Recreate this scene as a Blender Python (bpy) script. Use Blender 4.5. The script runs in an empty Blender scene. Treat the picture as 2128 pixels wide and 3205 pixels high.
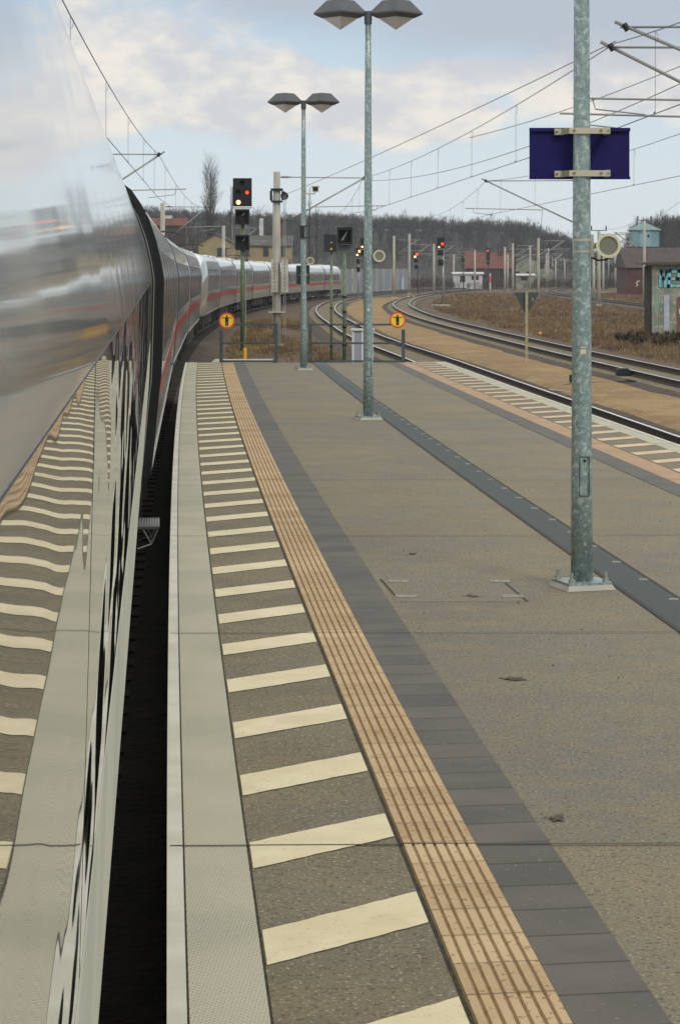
import bpy, math, random
from mathutils import Vector, Matrix
random.seed(7)
R = math.radians
S = bpy.context.scene
COL = S.collection
F, CX, HY, CH = 7000.0, 1064.0, 856.0, 2.1     # focal length and horizon of the photograph in its pixels, eye height

# ------------------------------------------------------------------ camera
cam = bpy.data.cameras.new('camera'); camo = bpy.data.objects.new('camera', cam); COL.objects.link(camo)
camo.location = (0, 0, CH); camo.rotation_euler = (R(90), 0, 0)
cam.sensor_fit = 'HORIZONTAL'; cam.sensor_width = 36; cam.lens = F/2128*36
cam.shift_y = -(1602.5-HY)/2128
cam.clip_start = 0.1; cam.clip_end = 5000
S.camera = camo
# ------------------------------------------------------------------ exposure
S.view_settings.view_transform = 'Standard'; S.view_settings.look = 'None'
S.view_settings.exposure = 0.0; S.view_settings.gamma = 1.0; S.view_settings.use_curve_mapping = False
S.cycles.max_bounces = 6; S.cycles.diffuse_bounces = 3; S.cycles.glossy_bounces = 4
# ------------------------------------------------------------------ sun (weak, through broken cloud)
SUN_EL, SUN_AZ = R(38), R(150)      # azimuth clockwise from +Y
sl = bpy.data.lights.new('sun', 'SUN'); sl.energy = 1.15; sl.angle = R(14); sl.color = (1, .94, .82)
so = bpy.data.objects.new('sun', sl); COL.objects.link(so)
sd = Vector((math.sin(SUN_AZ)*math.cos(SUN_EL), math.cos(SUN_AZ)*math.cos(SUN_EL), math.sin(SUN_EL)))
so.rotation_euler = sd.to_track_quat('Z', 'Y').to_euler()

def lin(r, g, b):
    f = lambda c: (c/255/12.92 if c <= 10.3 else ((c/255+.055)/1.055)**2.4)
    return (f(r), f(g), f(b), 1)

# ------------------------------------------------------------------ sky
W = bpy.data.worlds.new('World'); S.world = W; W.use_nodes = True
nt = W.node_tree; nt.nodes.clear()
def N(t, **k):
    n = nt.nodes.new(t)
    for a, v in k.items(): setattr(n, a, v)
    return n
def L(a, b): nt.links.new(a, b)
def M(op, a, b=None, c=None, clamp=False):
    n = N('ShaderNodeMath', operation=op); n.use_clamp = clamp
    for i, v in enumerate((a, b, c)):
        if v is None: continue
        if isinstance(v, (int, float)): n.inputs[i].default_value = v
        else: L(v, n.inputs[i])
    return n.outputs[0]
def MIX(f, a, b):
    n = N('ShaderNodeMix', data_type='RGBA')
    if isinstance(f, (int, float)): n.inputs[0].default_value = f
    else: L(f, n.inputs[0])
    for s, v in ((6, a), (7, b)):
        if isinstance(v, tuple): n.inputs[s].default_value = v
        else: L(v, n.inputs[s])
    return n.outputs[2]
def SM(x, e0, e1):
    n = N('ShaderNodeMapRange', interpolation_type='SMOOTHSTEP')
    L(x, n.inputs[0]); n.inputs[1].default_value = e0; n.inputs[2].default_value = e1
    return n.outputs[0]
tc = N('ShaderNodeTexCoord'); sx = N('ShaderNodeSeparateXYZ'); L(tc.outputs['Generated'], sx.inputs[0])
hy = M('MAXIMUM', M('ABSOLUTE', sx.outputs[1]), .12)
u = M('DIVIDE', sx.outputs[0], hy); v = M('DIVIDE', sx.outputs[2], hy)
sky = N('ShaderNodeTexSky', sky_type='NISHITA'); sky.sun_disc = False
sky.sun_elevation = SUN_EL; sky.sun_rotation = SUN_AZ; sky.air_density = 1.0; sky.dust_density = 1.5
nis = N('ShaderNodeVectorMath', operation='SCALE'); L(sky.outputs[0], nis.inputs[0]); nis.inputs[3].default_value = .12
cv = N('ShaderNodeCombineXYZ'); L(M('MULTIPLY', u, 10), cv.inputs[0]); L(M('MULTIPLY', v, 17), cv.inputs[1]); L(M('MULTIPLY', sx.outputs[1], 1.5), cv.inputs[2])
def NOI(sc, det, rough=.55, off=0):
    mp = N('ShaderNodeVectorMath', operation='ADD'); L(cv.outputs[0], mp.inputs[0]); mp.inputs[1].default_value = (off, off*.7, 0)
    n = N('ShaderNodeTexNoise'); n.inputs['Scale'].default_value = sc; n.inputs['Detail'].default_value = det
    n.inputs['Roughness'].default_value = rough; L(mp.outputs[0], n.inputs['Vector']); return n.outputs[0]
n1 = NOI(2.2, 7, .56); n2 = NOI(1.0, 4, .5, 3.7); n3 = NOI(5.0, 5, .55, 9.1)
grad = N('ShaderNodeValToRGB'); L(M('MULTIPLY', v, 4, clamp=True), grad.inputs[0])
e = grad.color_ramp.elements
e[0].position = 0; e[0].color = lin(230, 237, 241)
e[1].position = 1; e[1].color = lin(150, 182, 214)
for p, c in ((.14, lin(223, 234, 241)), (.3, lin(208, 225, 237)), (.48, lin(186, 209, 228))):
    q = e.new(p); q.color = c
clear = MIX(.12, grad.outputs[0], nis.outputs[0])
def blob(px, py, rx, ry):       # a cloud bank: bearing and elevation of its middle, half sizes
    a = M('DIVIDE', M('SUBTRACT', u, (px-CX)/F), rx/F); b = M('DIVIDE', M('SUBTRACT', v, (HY-py)/F), ry/F)
    return M('SUBTRACT', 1.0, M('SQRT', M('ADD', M('MULTIPLY', a, a), M('MULTIPLY', b, b))))
def field(bl):
    m = None
    for b in bl:
        x = blob(*b); m = x if m is None else M('MAXIMUM', m, x)
    return m
wob = M('MULTIPLY', M('SUBTRACT', n1, .5), 1.35)
wob2 = M('MULTIPLY', M('SUBTRACT', n2, .5), 1.2)
cum = field([(300, 190, 600, 290), (760, 290, 450, 190), (1180, 340, 370, 150), (1500, 230, 330, 70), (-300, 200, 450, 420), (1950, 240, 400, 150), (60, 420, 300, 130)])
mk = SM(M('ADD', M('ADD', cum, wob), M('MULTIPLY', wob2, .4)), -.02, .36)
gry = field([(1750, 30, 950, 230), (1000, -60, 600, 190)])
mg = M('MULTIPLY', SM(M('ADD', gry, M('ADD', M('MULTIPLY', wob, .5), wob2)), -.05, .7), .85)
# cover higher up and all round, so that the place is lit from a mostly cloudy sky
hi = SM(M('ADD', v, M('MULTIPLY', wob2, .1)), .16, .4)
cbr = SM(M('ADD', n3, M('MULTIPLY', M('SUBTRACT', n1, .5), .9)), .30, .72)
lit = MIX(cbr, lin(211, 214, 219), lin(242, 237, 228))
c1 = MIX(mk, clear, lit)
c2 = MIX(mg, c1, lin(186, 194, 206))
over = MIX(SM(n2, .4, .62), (.66, .67, .68, 1), (1.42, 1.38, 1.28, 1))
c3 = MIX(hi, c2, over)
bg = N('ShaderNodeBackground'); L(c3, bg.inputs[0]); bg.inputs[1].default_value = 1.0
wo = N('ShaderNodeOutputWorld'); L(bg.outputs[0], wo.inputs[0])

# ------------------------------------------------------------------ materials
MATS = {}
def mat(name, col, rough=.7, metal=0, var=0, vscale=5, col2=None, bump=0, bscale=40, speck=None, coat=0, spec=.5, coord='Object', stretch=(1, 1, 1), emit=None, emis=0, detail=6):
    if name in MATS: return MATS[name]
    m = bpy.data.materials.new(name); m.use_nodes = True; t = m.node_tree; nd = t.nodes; b = nd['Principled BSDF']
    b.inputs['Roughness'].default_value = rough; b.inputs['Metallic'].default_value = metal
    b.inputs['Coat Weight'].default_value = coat; b.inputs['Specular IOR Level'].default_value = spec
    if len(col) == 3: col = lin(*col)
    b.inputs['Base Color'].default_value = col
    if emit: b.inputs['Emission Color'].default_value = lin(*emit); b.inputs['Emission Strength'].default_value = emis
    c = None
    if var or bump or speck or col2:
        tcn = nd.new('ShaderNodeTexCoord'); geo = nd.new('ShaderNodeNewGeometry')
        mp = nd.new('ShaderNodeMapping'); mp.inputs['Scale'].default_value = stretch
        t.links.new(geo.outputs['Position'] if coord == 'World' else tcn.outputs['Object'], mp.inputs[0])
        def noise(sc, det=detail):
            n = nd.new('ShaderNodeTexNoise'); n.inputs['Scale'].default_value = sc; n.inputs['Detail'].default_value = det
            t.links.new(mp.outputs[0], n.inputs['Vector']); return n.outputs[0]
        def mixc(f, a, bb):
            n = nd.new('ShaderNodeMix'); n.data_type = 'RGBA'
            t.links.new(f, n.inputs[0])
            for s, v_ in ((6, a), (7, bb)):
                if isinstance(v_, tuple): n.inputs[s].default_value = v_
                else: t.links.new(v_, n.inputs[s])
            return n.outputs[2]
        def ramp(f, a, bb):
            n = nd.new('ShaderNodeMapRange'); n.interpolation_type = 'SMOOTHSTEP'
            t.links.new(f, n.inputs[0]); n.inputs[1].default_value = a; n.inputs[2].default_value = bb; return n.outputs[0]
        c = col
        if var or col2:
            if col2 is None: col2 = tuple(x*(1-var) for x in col[:3])+(1,)
            elif len(col2) == 3: col2 = lin(*col2)
            c = mixc(ramp(noise(vscale), .35, .65), col, col2)
        if speck:           # list of (scale, low, high, colour, strength)
            for sc, lo, hi_, sc_col, st in speck:
                mm = nd.new('ShaderNodeMath'); mm.operation = 'MULTIPLY'; mm.inputs[1].default_value = st
                t.links.new(ramp(noise(sc, 2), lo, hi_), mm.inputs[0])
                c = mixc(mm.outputs[0], c, lin(*sc_col))
        if not isinstance(c, tuple): t.links.new(c, b.inputs['Base Color'])
        if bump:
            bn = nd.new('ShaderNodeBump'); bn.inputs['Strength'].default_value = 1; bn.inputs['Distance'].default_value = bump
            t.links.new(noise(bscale, 3), bn.inputs['Height']); t.links.new(bn.outputs[0], b.inputs['Normal'])
    MATS[name] = m; return m

AGG = [(.9, .42, .60, (112, 112, 104), .35), (4.5, .5, .68, (140, 124, 92), .35), (48, .57, .66, (74, 64, 50), .75), (80, .60, .69, (196, 190, 174), .6), (26, .60, .70, (84, 76, 60), .6), (130, .5, .62, (92, 86, 72), .4)]
m_plat = mat('exposed_aggregate', (127, 120, 100), .85, var=0, vscale=.55, col2=(113, 108, 94), bump=.002, bscale=90, speck=[(1.7, .5, .68, (143, 129, 98), .5)]+AGG, coord='World')
m_plat2 = mat('stripe_field_aggregate', (124, 116, 92), .85, vscale=1.1, col2=(112, 104, 84), bump=.002, bscale=90, speck=AGG, coord='World')
m_white = mat('stone_edge', (193, 190, 171), .8, vscale=1.3, col2=(180, 180, 160), coord='World', bump=.0006, bscale=120)
m_kerb = mat('kerb_concrete', (206, 206, 194), .75, vscale=3, col2=(192, 192, 178), coord='World')
m_cream = mat('cream_paint', (222, 213, 182), .75, vscale=4, col2=(213, 203, 170), coord='World', speck=[(1.3, .5, .68, (210, 197, 160), .6), (3, .56, .75, (196, 184, 150), .4), (60, .64, .70, (150, 138, 106), .45)])
m_cream2 = mat('worn_cream_paint', (206, 184, 156), .8, vscale=4, col2=(192, 170, 142), coord='World')
m_tact = mat('ribbed_tactile_tile', (192, 168, 132), .8, vscale=1.5, col2=(182, 156, 120), coord='World', speck=[(45, .62, .70, (120, 92, 58), .8), (9, .58, .8, (150, 120, 80), .5)])
m_tact2 = mat('orange_guide_paving', (170, 142, 114), .85, vscale=1.5, col2=(160, 134, 106), coord='World')
m_grey = mat('grey_block', (96, 94, 88), .8, vscale=2.5, col2=(86, 84, 80), coord='World', speck=[(60, .63, .70, (84, 82, 82), .7), (40, .66, .74, (150, 148, 146), .5)])
m_joint = mat('joint_seal', (62, 58, 54), .9)
m_moss = mat('mossy_joint', (66, 62, 44), .95, vscale=20, col2=(40, 38, 32), coord='World')
m_conc = mat('concrete', (190, 188, 178), .85, vscale=2, col2=(165, 163, 153), bump=.002, bscale=25)
m_mast = mat('mast_concrete', (178, 176, 166), .85, vscale=3, col2=(156, 154, 146), stretch=(1, 1, .25))
m_galv = mat('galvanised_steel', (146, 164, 163), .42, .4, vscale=16, col2=(122, 142, 143), speck=[(24, .54, .64, (190, 203, 199), .7), (50, .55, .66, (108, 130, 134), .6), (90, .6, .7, (206, 214, 208), .5)], stretch=(1.3, 1.3, 1.1))
m_steel = mat('plain_steel', (170, 170, 165), .4, .6)
m_tube = mat('cantilever_tube', (150, 152, 150), .45, .5)
m_dark = mat('dark_metal', (34, 36, 38), .5, .2)
m_black = mat('black_board', (20, 21, 23), .75)
m_rubber = mat('black_rubber', (15, 17, 18), .38)
m_ins = mat('insulator', (62, 34, 30), .35)
m_wire = mat('copper_wire', (104, 105, 110), .5, .3)
m_green = mat('green_post_paint', (108, 124, 92), .55, vscale=12, col2=(86, 104, 80))
m_fence = mat('fence_steel', (78, 88, 90), .55, .2, vscale=8, col2=(62, 72, 74))
m_lampgrey = mat('lamp_hood', (84, 87, 92), .45, .2, vscale=4, col2=(74, 77, 82))
m_blue = mat('blue_sign', (24, 22, 88), .6, vscale=3, col2=(20, 18, 78), spec=.2)
m_bracket = mat('aluminium_bracket', (186, 180, 160), .5, .2)
m_train = mat('train_white', (182, 184, 178), .28, vscale=1.2, col2=(172, 175, 170), coat=1)
m_train.node_tree.nodes['Principled BSDF'].inputs['Coat Roughness'].default_value = .055
m_train2 = mat('train_white_weathered', (160, 162, 156), .32, vscale=.6, col2=(146, 149, 144), coat=.7)
m_roof = mat('train_roof', (232, 236, 240), .35, vscale=1.2, col2=(222, 226, 230), coat=.5)
m_red = mat('train_red', (168, 30, 42), .35, coat=.4)
m_under = mat('underframe', (34, 32, 31), .8, vscale=6, col2=(22, 21, 20))
m_rail = mat('rail_side_rust', (64, 50, 42), .8, vscale=8, col2=(50, 40, 36))
m_railtop = mat('rail_top_steel', (235, 235, 238), .34, .7)
m_sleep = mat('sleeper_concrete', (142, 133, 112), .9, vscale=3, col2=(122, 114, 97))
m_ballast = mat('ballast', (82, 70, 60), .95, vscale=2.2, col2=(60, 50, 44), bump=.03, bscale=14, speck=[(16, .55, .68, (50, 42, 38), .8), (22, .6, .7, (136, 122, 100), .6)], coord='World')
m_greyballast = mat('track_bed', (118, 110, 96), .95, vscale=1.6, col2=(98, 90, 80), bump=.03, bscale=14, speck=[(16, .55, .68, (70, 62, 56), .7)], coord='World')
m_sand = mat('ochre_gravel', (142, 117, 76), .95, vscale=.35, col2=(131, 109, 74), bump=.02, bscale=10, speck=[(9, .52, .64, (112, 88, 58), .75), (5, .58, .7, (178, 152, 106), .6), (1.4, .5, .66, (126, 100, 66), .55), (.5, .5, .6, (160, 138, 100), .4)], coord='World')
m_ground = mat('rough_ground', (96, 78, 58), .95, vscale=.22, col2=(78, 62, 48), bump=.04, bscale=4, speck=[(2.2, .5, .66, (98, 86, 56), .7), (7, .56, .66, (52, 44, 34), .8)], coord='World', detail=8)
m_grass = mat('dry_grass', (120, 96, 72), .9, vscale=.12, col2=(94, 74, 60), speck=[(.5, .5, .64, (152, 138, 84), .7), (2.5, .5, .62, (104, 86, 62), .5)], coord='World')
m_bark = mat('bare_branches', (72, 62, 56), .9, vscale=.6, col2=(58, 50, 46), coord='World')
m_wood = mat('bare_wood', (54, 54, 56), .95, vscale=.02, col2=(42, 46, 52), coord='World', speck=[(.12, .5, .6, (84, 74, 66), .5)])
m_hill = mat('hill_soil', (42, 41, 42), 1, vscale=.05, col2=(33, 34, 37), coord='World', speck=[(.35, .45, .62, (80, 72, 62), .6)])
m_yellow = mat('yellow_render', (154, 142, 106), .85, vscale=.5, col2=(142, 130, 98))
m_tile = mat('grey_roof', (84, 82, 80), .85, vscale=1, col2=(72, 70, 68))
m_brick = mat('red_brick', (112, 62, 52), .85, vscale=.7, col2=(88, 56, 48))
m_darkb = mat('sooty_brick', (70, 60, 60), .9, vscale=.8, col2=(58, 50, 50))
m_whitew = mat('white_render', (200, 202, 204), .8, vscale=1, col2=(180, 182, 184))
m_pane = mat('dark_pane', (40, 44, 50), .15)
m_noise = mat('barrier_panel', (138, 144, 152), .8, vscale=.6, col2=(118, 124, 132), stretch=(1, 1, .3))
m_turq = mat('turquoise_cladding', (118, 154, 162), .7, vscale=.6, col2=(104, 140, 150))
m_turqroof = mat('copper_roof', (112, 142, 142), .7)
m_gconc = mat('stained_concrete', (150, 152, 140), .9, vscale=.8, col2=(112, 114, 106), speck=[(1.6, .5, .64, (104, 138, 118), .6), (2.6, .56, .68, (160, 120, 104), .6), (5, .56, .66, (196, 194, 182), .5)])
m_gt = mat('teal_spray', (78, 164, 182), .7, vscale=6, col2=(150, 198, 206))
m_go = mat('black_spray', (30, 36, 40), .7)
m_cab = mat('cabinet_white', (206, 208, 214), .6)
m_cabg = mat('cabinet_grey', (150, 154, 166), .6)
m_spk = mat('speaker_cream', (206, 200, 172), .55)
m_spkg = mat('speaker_grille', (118, 120, 108), .7)
m_signy = mat('sign_yellow', (240, 200, 60), .5)
m_signr = mat('sign_red_orange', (214, 74, 34), .5)
m_clear = mat('lamp_diffuser', (205, 200, 198), .12)
m_redl = mat('red_lamp', (255, 60, 20), .4, emit=(255, 62, 12), emis=3.2)
m_whl = mat('white_lamp', (255, 210, 160), .4, emit=(255, 190, 128), emis=3)
m_orl = mat('orange_lamp', (255, 150, 40), .4, emit=(255, 160, 60), emis=4)
m_tl = mat('tail_lamp', (180, 20, 20), .4)
m_post = mat('timber_post', (168, 162, 126), .8, vscale=6, col2=(146, 140, 108))
m_tri = mat('sign_back', (62, 70, 72), .6)
m_grate = mat('channel_grate', (72, 82, 80), .55, .3, speck=[(70, .5, .6, (64, 74, 72), .8)], coord='World')
m_orange = mat('safety_orange', (230, 100, 40), .6)
m_lightblue = mat('weathered_door', (178, 186, 198), .7, vscale=4, col2=(158, 166, 180))

# glass of the train: dark, smooth, slightly wavy
def glass():
    m = bpy.data.materials.new('train_glass'); m.use_nodes = True; t = m.node_tree; b = t.nodes['Principled BSDF']
    b.inputs['Base Color'].default_value = lin(56, 60, 60); b.inputs['Roughness'].default_value = .015; b.inputs['IOR'].default_value = 1.55
    b.inputs['Coat Weight'].default_value = .6; b.inputs['Coat Roughness'].default_value = .01
    c = t.nodes.new('ShaderNodeTexCoord'); mp = t.nodes.new('ShaderNodeMapping'); mp.inputs['Scale'].default_value = (1, .9, 3.0)
    n = t.nodes.new('ShaderNodeTexNoise'); n.inputs['Scale'].default_value = 2.3; n.inputs['Detail'].default_value = .5
    bn = t.nodes.new('ShaderNodeBump'); bn.inputs['Distance'].default_value = .0034; bn.inputs['Strength'].default_value = 1
    t.links.new(c.outputs['Object'], mp.inputs[0]); t.links.new(mp.outputs[0], n.inputs['Vector'])
    t.links.new(n.outputs[0], bn.inputs['Height'])
    for k in ('Normal', 'Coat Normal'): t.links.new(bn.outputs[0], b.inputs[k])
    return m
m_glass = glass()
m_glass2 = mat('window_glass_dark', (62, 66, 70), .12, spec=.35)
def ripple(m, dist, sc, stretch):    # slight panel buckle on the painted shell
    t = m.node_tree; b = t.nodes['Principled BSDF']
    c = t.nodes.new('ShaderNodeTexCoord'); mp = t.nodes.new('ShaderNodeMapping'); mp.inputs['Scale'].default_value = stretch
    n = t.nodes.new('ShaderNodeTexNoise'); n.inputs['Scale'].default_value = sc; n.inputs['Detail'].default_value = 1
    bn = t.nodes.new('ShaderNodeBump'); bn.inputs['Distance'].default_value = dist
    t.links.new(c.outputs['Object'], mp.inputs[0]); t.links.new(mp.outputs[0], n.inputs['Vector'])
    t.links.new(n.outputs[0], bn.inputs['Height'])
    for k in ('Normal', 'Coat Normal'): t.links.new(bn.outputs[0], b.inputs[k])
ripple(m_train, .003, 1.6, (1, 1, 1))
# studded stone edge
def studs(m):
    t = m.node_tree; b = t.nodes['Principled BSDF']
    g = t.nodes.new('ShaderNodeNewGeometry'); mp = t.nodes.new('ShaderNodeMapping'); mp.inputs['Rotation'].default_value = (0, 0, .85)
    vr = t.nodes.new('ShaderNodeTexVoronoi'); vr.inputs['Scale'].default_value = 62; vr.inputs['Randomness'].default_value = 0; vr.voronoi_dimensions = '2D'
    rp = t.nodes.new('ShaderNodeMapRange'); rp.inputs[1].default_value = .42; rp.inputs[2].default_value = .25
    bn = t.nodes.new('ShaderNodeBump'); bn.inputs['Distance'].default_value = .005
    t.links.new(g.outputs['Position'], mp.inputs[0]); t.links.new(mp.outputs[0], vr.inputs['Vector'])
    t.links.new(vr.outputs['Distance'], rp.inputs[0]); t.links.new(rp.outputs[0], bn.inputs['Height']); t.links.new(bn.outputs[0], b.inputs['Normal'])
studs(m_white)

# ------------------------------------------------------------------ mesh helpers
class MB:
    def __init__(s): s.v = []; s.f = []; s.mi = []; s.m = 0
    def add(s, vs, fs):
        o = len(s.v); s.v += [tuple(p) for p in vs]; s.f += [tuple(i+o for i in q) for q in fs]; s.mi += [s.m]*len(fs); return s
    def box(s, x0, x1, y0, y1, z0, z1, rz=0, c=None):
        vs = [(x, y, z) for z in (z0, z1) for y in (y0, y1) for x in (x0, x1)]
        if rz:
            cx, cy = c or ((x0+x1)/2, (y0+y1)/2); k, q = math.cos(rz), math.sin(rz)
            vs = [(cx+(x-cx)*k-(y-cy)*q, cy+(x-cx)*q+(y-cy)*k, z) for x, y, z in vs]
        return s.add(vs, [(0, 2, 3, 1), (4, 5, 7, 6), (0, 1, 5, 4), (1, 3, 7, 5), (3, 2, 6, 7), (2, 0, 4, 6)])
    def quad(s, a, b, c, d): return s.add([a, b, c, d], [(0, 1, 2, 3)])
    def tube(s, pts, r, n=6, caps=True):
        pts = [Vector(p) for p in pts]; rs = r if isinstance(r, (list, tuple)) else [r]*len(pts)
        rings = []; up = None
        for i, p in enumerate(pts):
            d = (pts[min(i+1, len(pts)-1)]-pts[max(i-1, 0)]).normalized()
            if up is None: up = Vector((0, 0, 1)) if abs(d.z) < .9 else Vector((0, 1, 0))
            a = d.cross(up).normalized(); b = a.cross(d).normalized(); up = b
            rings.append([p+(a*math.cos(2*math.pi*k/n)+b*math.sin(2*math.pi*k/n))*rs[i] for k in range(n)])
        vs = [q for rg in rings for q in rg]; fs = []
        for i in range(len(pts)-1):
            for k in range(n): fs.append((i*n+k, i*n+(k+1) % n, (i+1)*n+(k+1) % n, (i+1)*n+k))
        if caps: fs.append(tuple(range(n-1, -1, -1))); fs.append(tuple((len(pts)-1)*n+k for k in range(n)))
        return s.add(vs, fs)
    def disc(s, c, r, thick, n=28, axis='Y', flip=1):
        p0 = Vector(c); d = {'Y': Vector((0, 1, 0)), 'Z': Vector((0, 0, 1)), 'X': Vector((1, 0, 0))}[axis]
        return s.tube([p0-d*thick/2, p0+d*thick/2], r, n)
    def ribbon(s, left, right):   # two equally long point lists
        o = list(left)+list(right); n = len(left)
        return s.add(o, [(i, n+i, n+i+1, i+1) for i in range(n-1)])
def linkmesh(name, mb, mats, parent=None, loc=None, smooth=False):
    me = bpy.data.meshes.new(name); off = Vector(loc) if loc else Vector((0, 0, 0))
    if parent is not None and loc is None:
        off = parent.matrix_basis.translation
        pp = parent.parent
        while pp is not None: off = off+pp.matrix_basis.translation; pp = pp.parent
    me.from_pydata([tuple(Vector(p)-off) for p in mb.v], [], mb.f)
    if not isinstance(mats, (list, tuple)): mats = [mats]
    for m in mats: me.materials.append(m)
    if len(mats) > 1: me.polygons.foreach_set('material_index', mb.mi)
    if smooth: me.polygons.foreach_set('use_smooth', [True]*len(me.polygons))
    me.update()
    o = bpy.data.objects.new(name, me); COL.objects.link(o)
    if parent is not None: o.parent = parent
    elif loc: o.location = loc
    return o
def struct(name, mb, mats, smooth=False):
    o = linkmesh(name, mb, mats, smooth=smooth); o['kind'] = 'structure'; return o
def stuff(name, mb, mats, label, cat):
    o = linkmesh(name, mb, mats); o['kind'] = 'stuff'; o['label'] = label; o['category'] = cat; return o
def thing(name, label, cat, loc=(0, 0, 0), group=None, rz=0):
    o = bpy.data.objects.new(name, None); COL.objects.link(o); o.location = loc; o.rotation_euler = (0, 0, rz)
    o.empty_display_size = .2; o['label'] = label; o['category'] = cat
    if group: o['group'] = group
    return o
def solo(name, mb, mats, label, cat, group=None, loc=None, smooth=False):
    o = linkmesh(name, mb, mats, loc=loc, smooth=smooth); o['label'] = label; o['category'] = cat
    if group: o['group'] = group
    return o
def copy_tree(o, parent=None):
    c = o.copy(); COL.objects.link(c); c.parent = parent
    for ch in [x for x in o.children]: copy_tree(ch, c)
    return c
def XP(px, Y): return (px-CX)/F*Y
def ZP(py, Y): return CH-(py-HY)*Y/F

# ------------------------------------------------------------------ alignment of the curved platform and the tracks
def E(Y):
    if Y <= 90: return .02-.080*Y+Y*Y/4900
    d = Y-90; return -5.527-.0433*d+d*d/2700
def spline(pts):
    pts = sorted(pts); n = len(pts)
    ms = []
    for i in range(n):
        a = pts[max(i-1, 0)]; b = pts[min(i+1, n-1)]; ms.append((b[1]-a[1])/(b[0]-a[0]))
    def f(y):
        y = max(pts[0][0], min(pts[-1][0], y))
        for i in range(n-1):
            if y <= pts[i+1][0]: break
        (y0, x0), (y1, x1) = pts[i], pts[i+1]; h = y1-y0; t = (y-y0)/h
        return (2*t**3-3*t*t+1)*x0+(t**3-2*t*t+t)*h*ms[i]+(-2*t**3+3*t*t)*x1+(t**3-t*t)*h*ms[i+1]
    return f
PT = [(y, E(y)-1.6) for y in range(-60, 290, 25)]+[(290, -1.1), (320, 1.9), (351, 5.2), (400, 11.8), (450, 19.8), (560, 41), (690, 71), (900, 140)]
PA = [(-60, 13.2), (-20, 9.6), (0, 7.92), (20, 6.4), (40, 5.15), (50, 4.55), (63, 3.76), (76, 2.97), (90, 2.0), (107, 1.0), (123, .38), (159, -.82), (190, -1.2), (227, -.7), (253, .35), (290, 2.9), (320, 5.6), (351, 9.0), (400, 15.8), (450, 23.9), (560, 45.2), (690, 75), (900, 144)]
PB = [(-60, 17.6), (0, 13.5), (30, 11.65), (45, 10.7), (60, 9.8), (73, 9.05), (85, 8.4), (104, 7.5), (119, 6.85), (140, 6.05), (161, 5.6), (194, 5.5), (218, 6.0), (263, 8.2), (308, 11.8), (351, 16), (400, 22.8), (450, 31), (560, 52.4), (690, 82), (900, 151)]
PC = [(120, 27.5), (160, 27.8), (208, 28.4), (256, 29.4), (333, 32), (400, 38), (500, 52), (600, 71), (750, 108)]
TT, TA, TB, TCf = spline(PT), spline(PA), spline(PB), spline(PC)
ZR = -.76          # top of rail
def off(fn, y, d):
    e_ = .5; dx = (fn(y+e_)-fn(y-e_))/(2*e_); k = 1/math.hypot(1, dx)
    return fn(y)+d*k, y-d*dx*k

# ------------------------------------------------------------------ ground
g = MB()
nx, ny = 60, 60
def gz(x, y):
    return -1.02
g.add([(-3000, -200, -1.06), (3000, -200, -1.06), (3000, 3500, -1.06), (-3000, 3500, -1.06)], [(0, 1, 2, 3)])
struct('ground', g, m_ground)

def bed(fn, y0, y1, w, mt, z, name='ballast_bed'):
    b = MB(); ys = [y0+(y1-y0)*i/160 for i in range(161)]
    rows = []
    prof = [(-w-.55, z-.14), (-w, z), (w, z), (w+.55, z-.14)]
    for y in ys:
        for d, zz in prof:
            X, Y = off(fn, y, d+random.uniform(-.05, .05)); rows.append((X, Y, zz))
    n = 4
    b.add(rows, [(i*n+k, i*n+k+1, (i+1)*n+k+1, (i+1)*n+k) for i in range(160) for k in range(3)])
    return struct(name, b, mt)
bed(TT, -60, 46, 1.9, mat('gap_shade_ballast', (40, 35, 31), .95, vscale=3, col2=(26, 23, 21), bump=.03, bscale=14, coord='World'), -.948); bed(TT, 46, 700, 1.7, m_ballast, -.95); bed(TA, -60, 700, 1.6, m_ballast, -.953); bed(TB, -60, 700, 1.45, m_ballast, -.956)  # near bed under the train: shade of the platform gap put into its colour
bed(TCf, 120, 640, 1.8, m_ballast, -.958)
# ochre gravel strip between the two right-hand tracks
s = MB(); ys = [-40+i*2.5 for i in range(130)]
lt, rt = [], []
for y in ys:
    a = off(TA, y, 1.62+random.uniform(-.14, .14)); b_ = off(TB, y, -1.78+random.uniform(-.10, .10))
    if b_[0]-a[0] < .5: b_ = (a[0]+.5, b_[1])
    lt.append((a[0], a[1], -.975)); rt.append((b_[0], b_[1], -.978))
lm = [(p[0]+.28, p[1], -.915) for p in lt]; rm = [(p[0]-.3, p[1], -.90) for p in rt]
s.ribbon(lt, lm); s.ribbon(lm, rm); s.ribbon(rm, rt); struct('gravel_path', s, m_sand)

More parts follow.
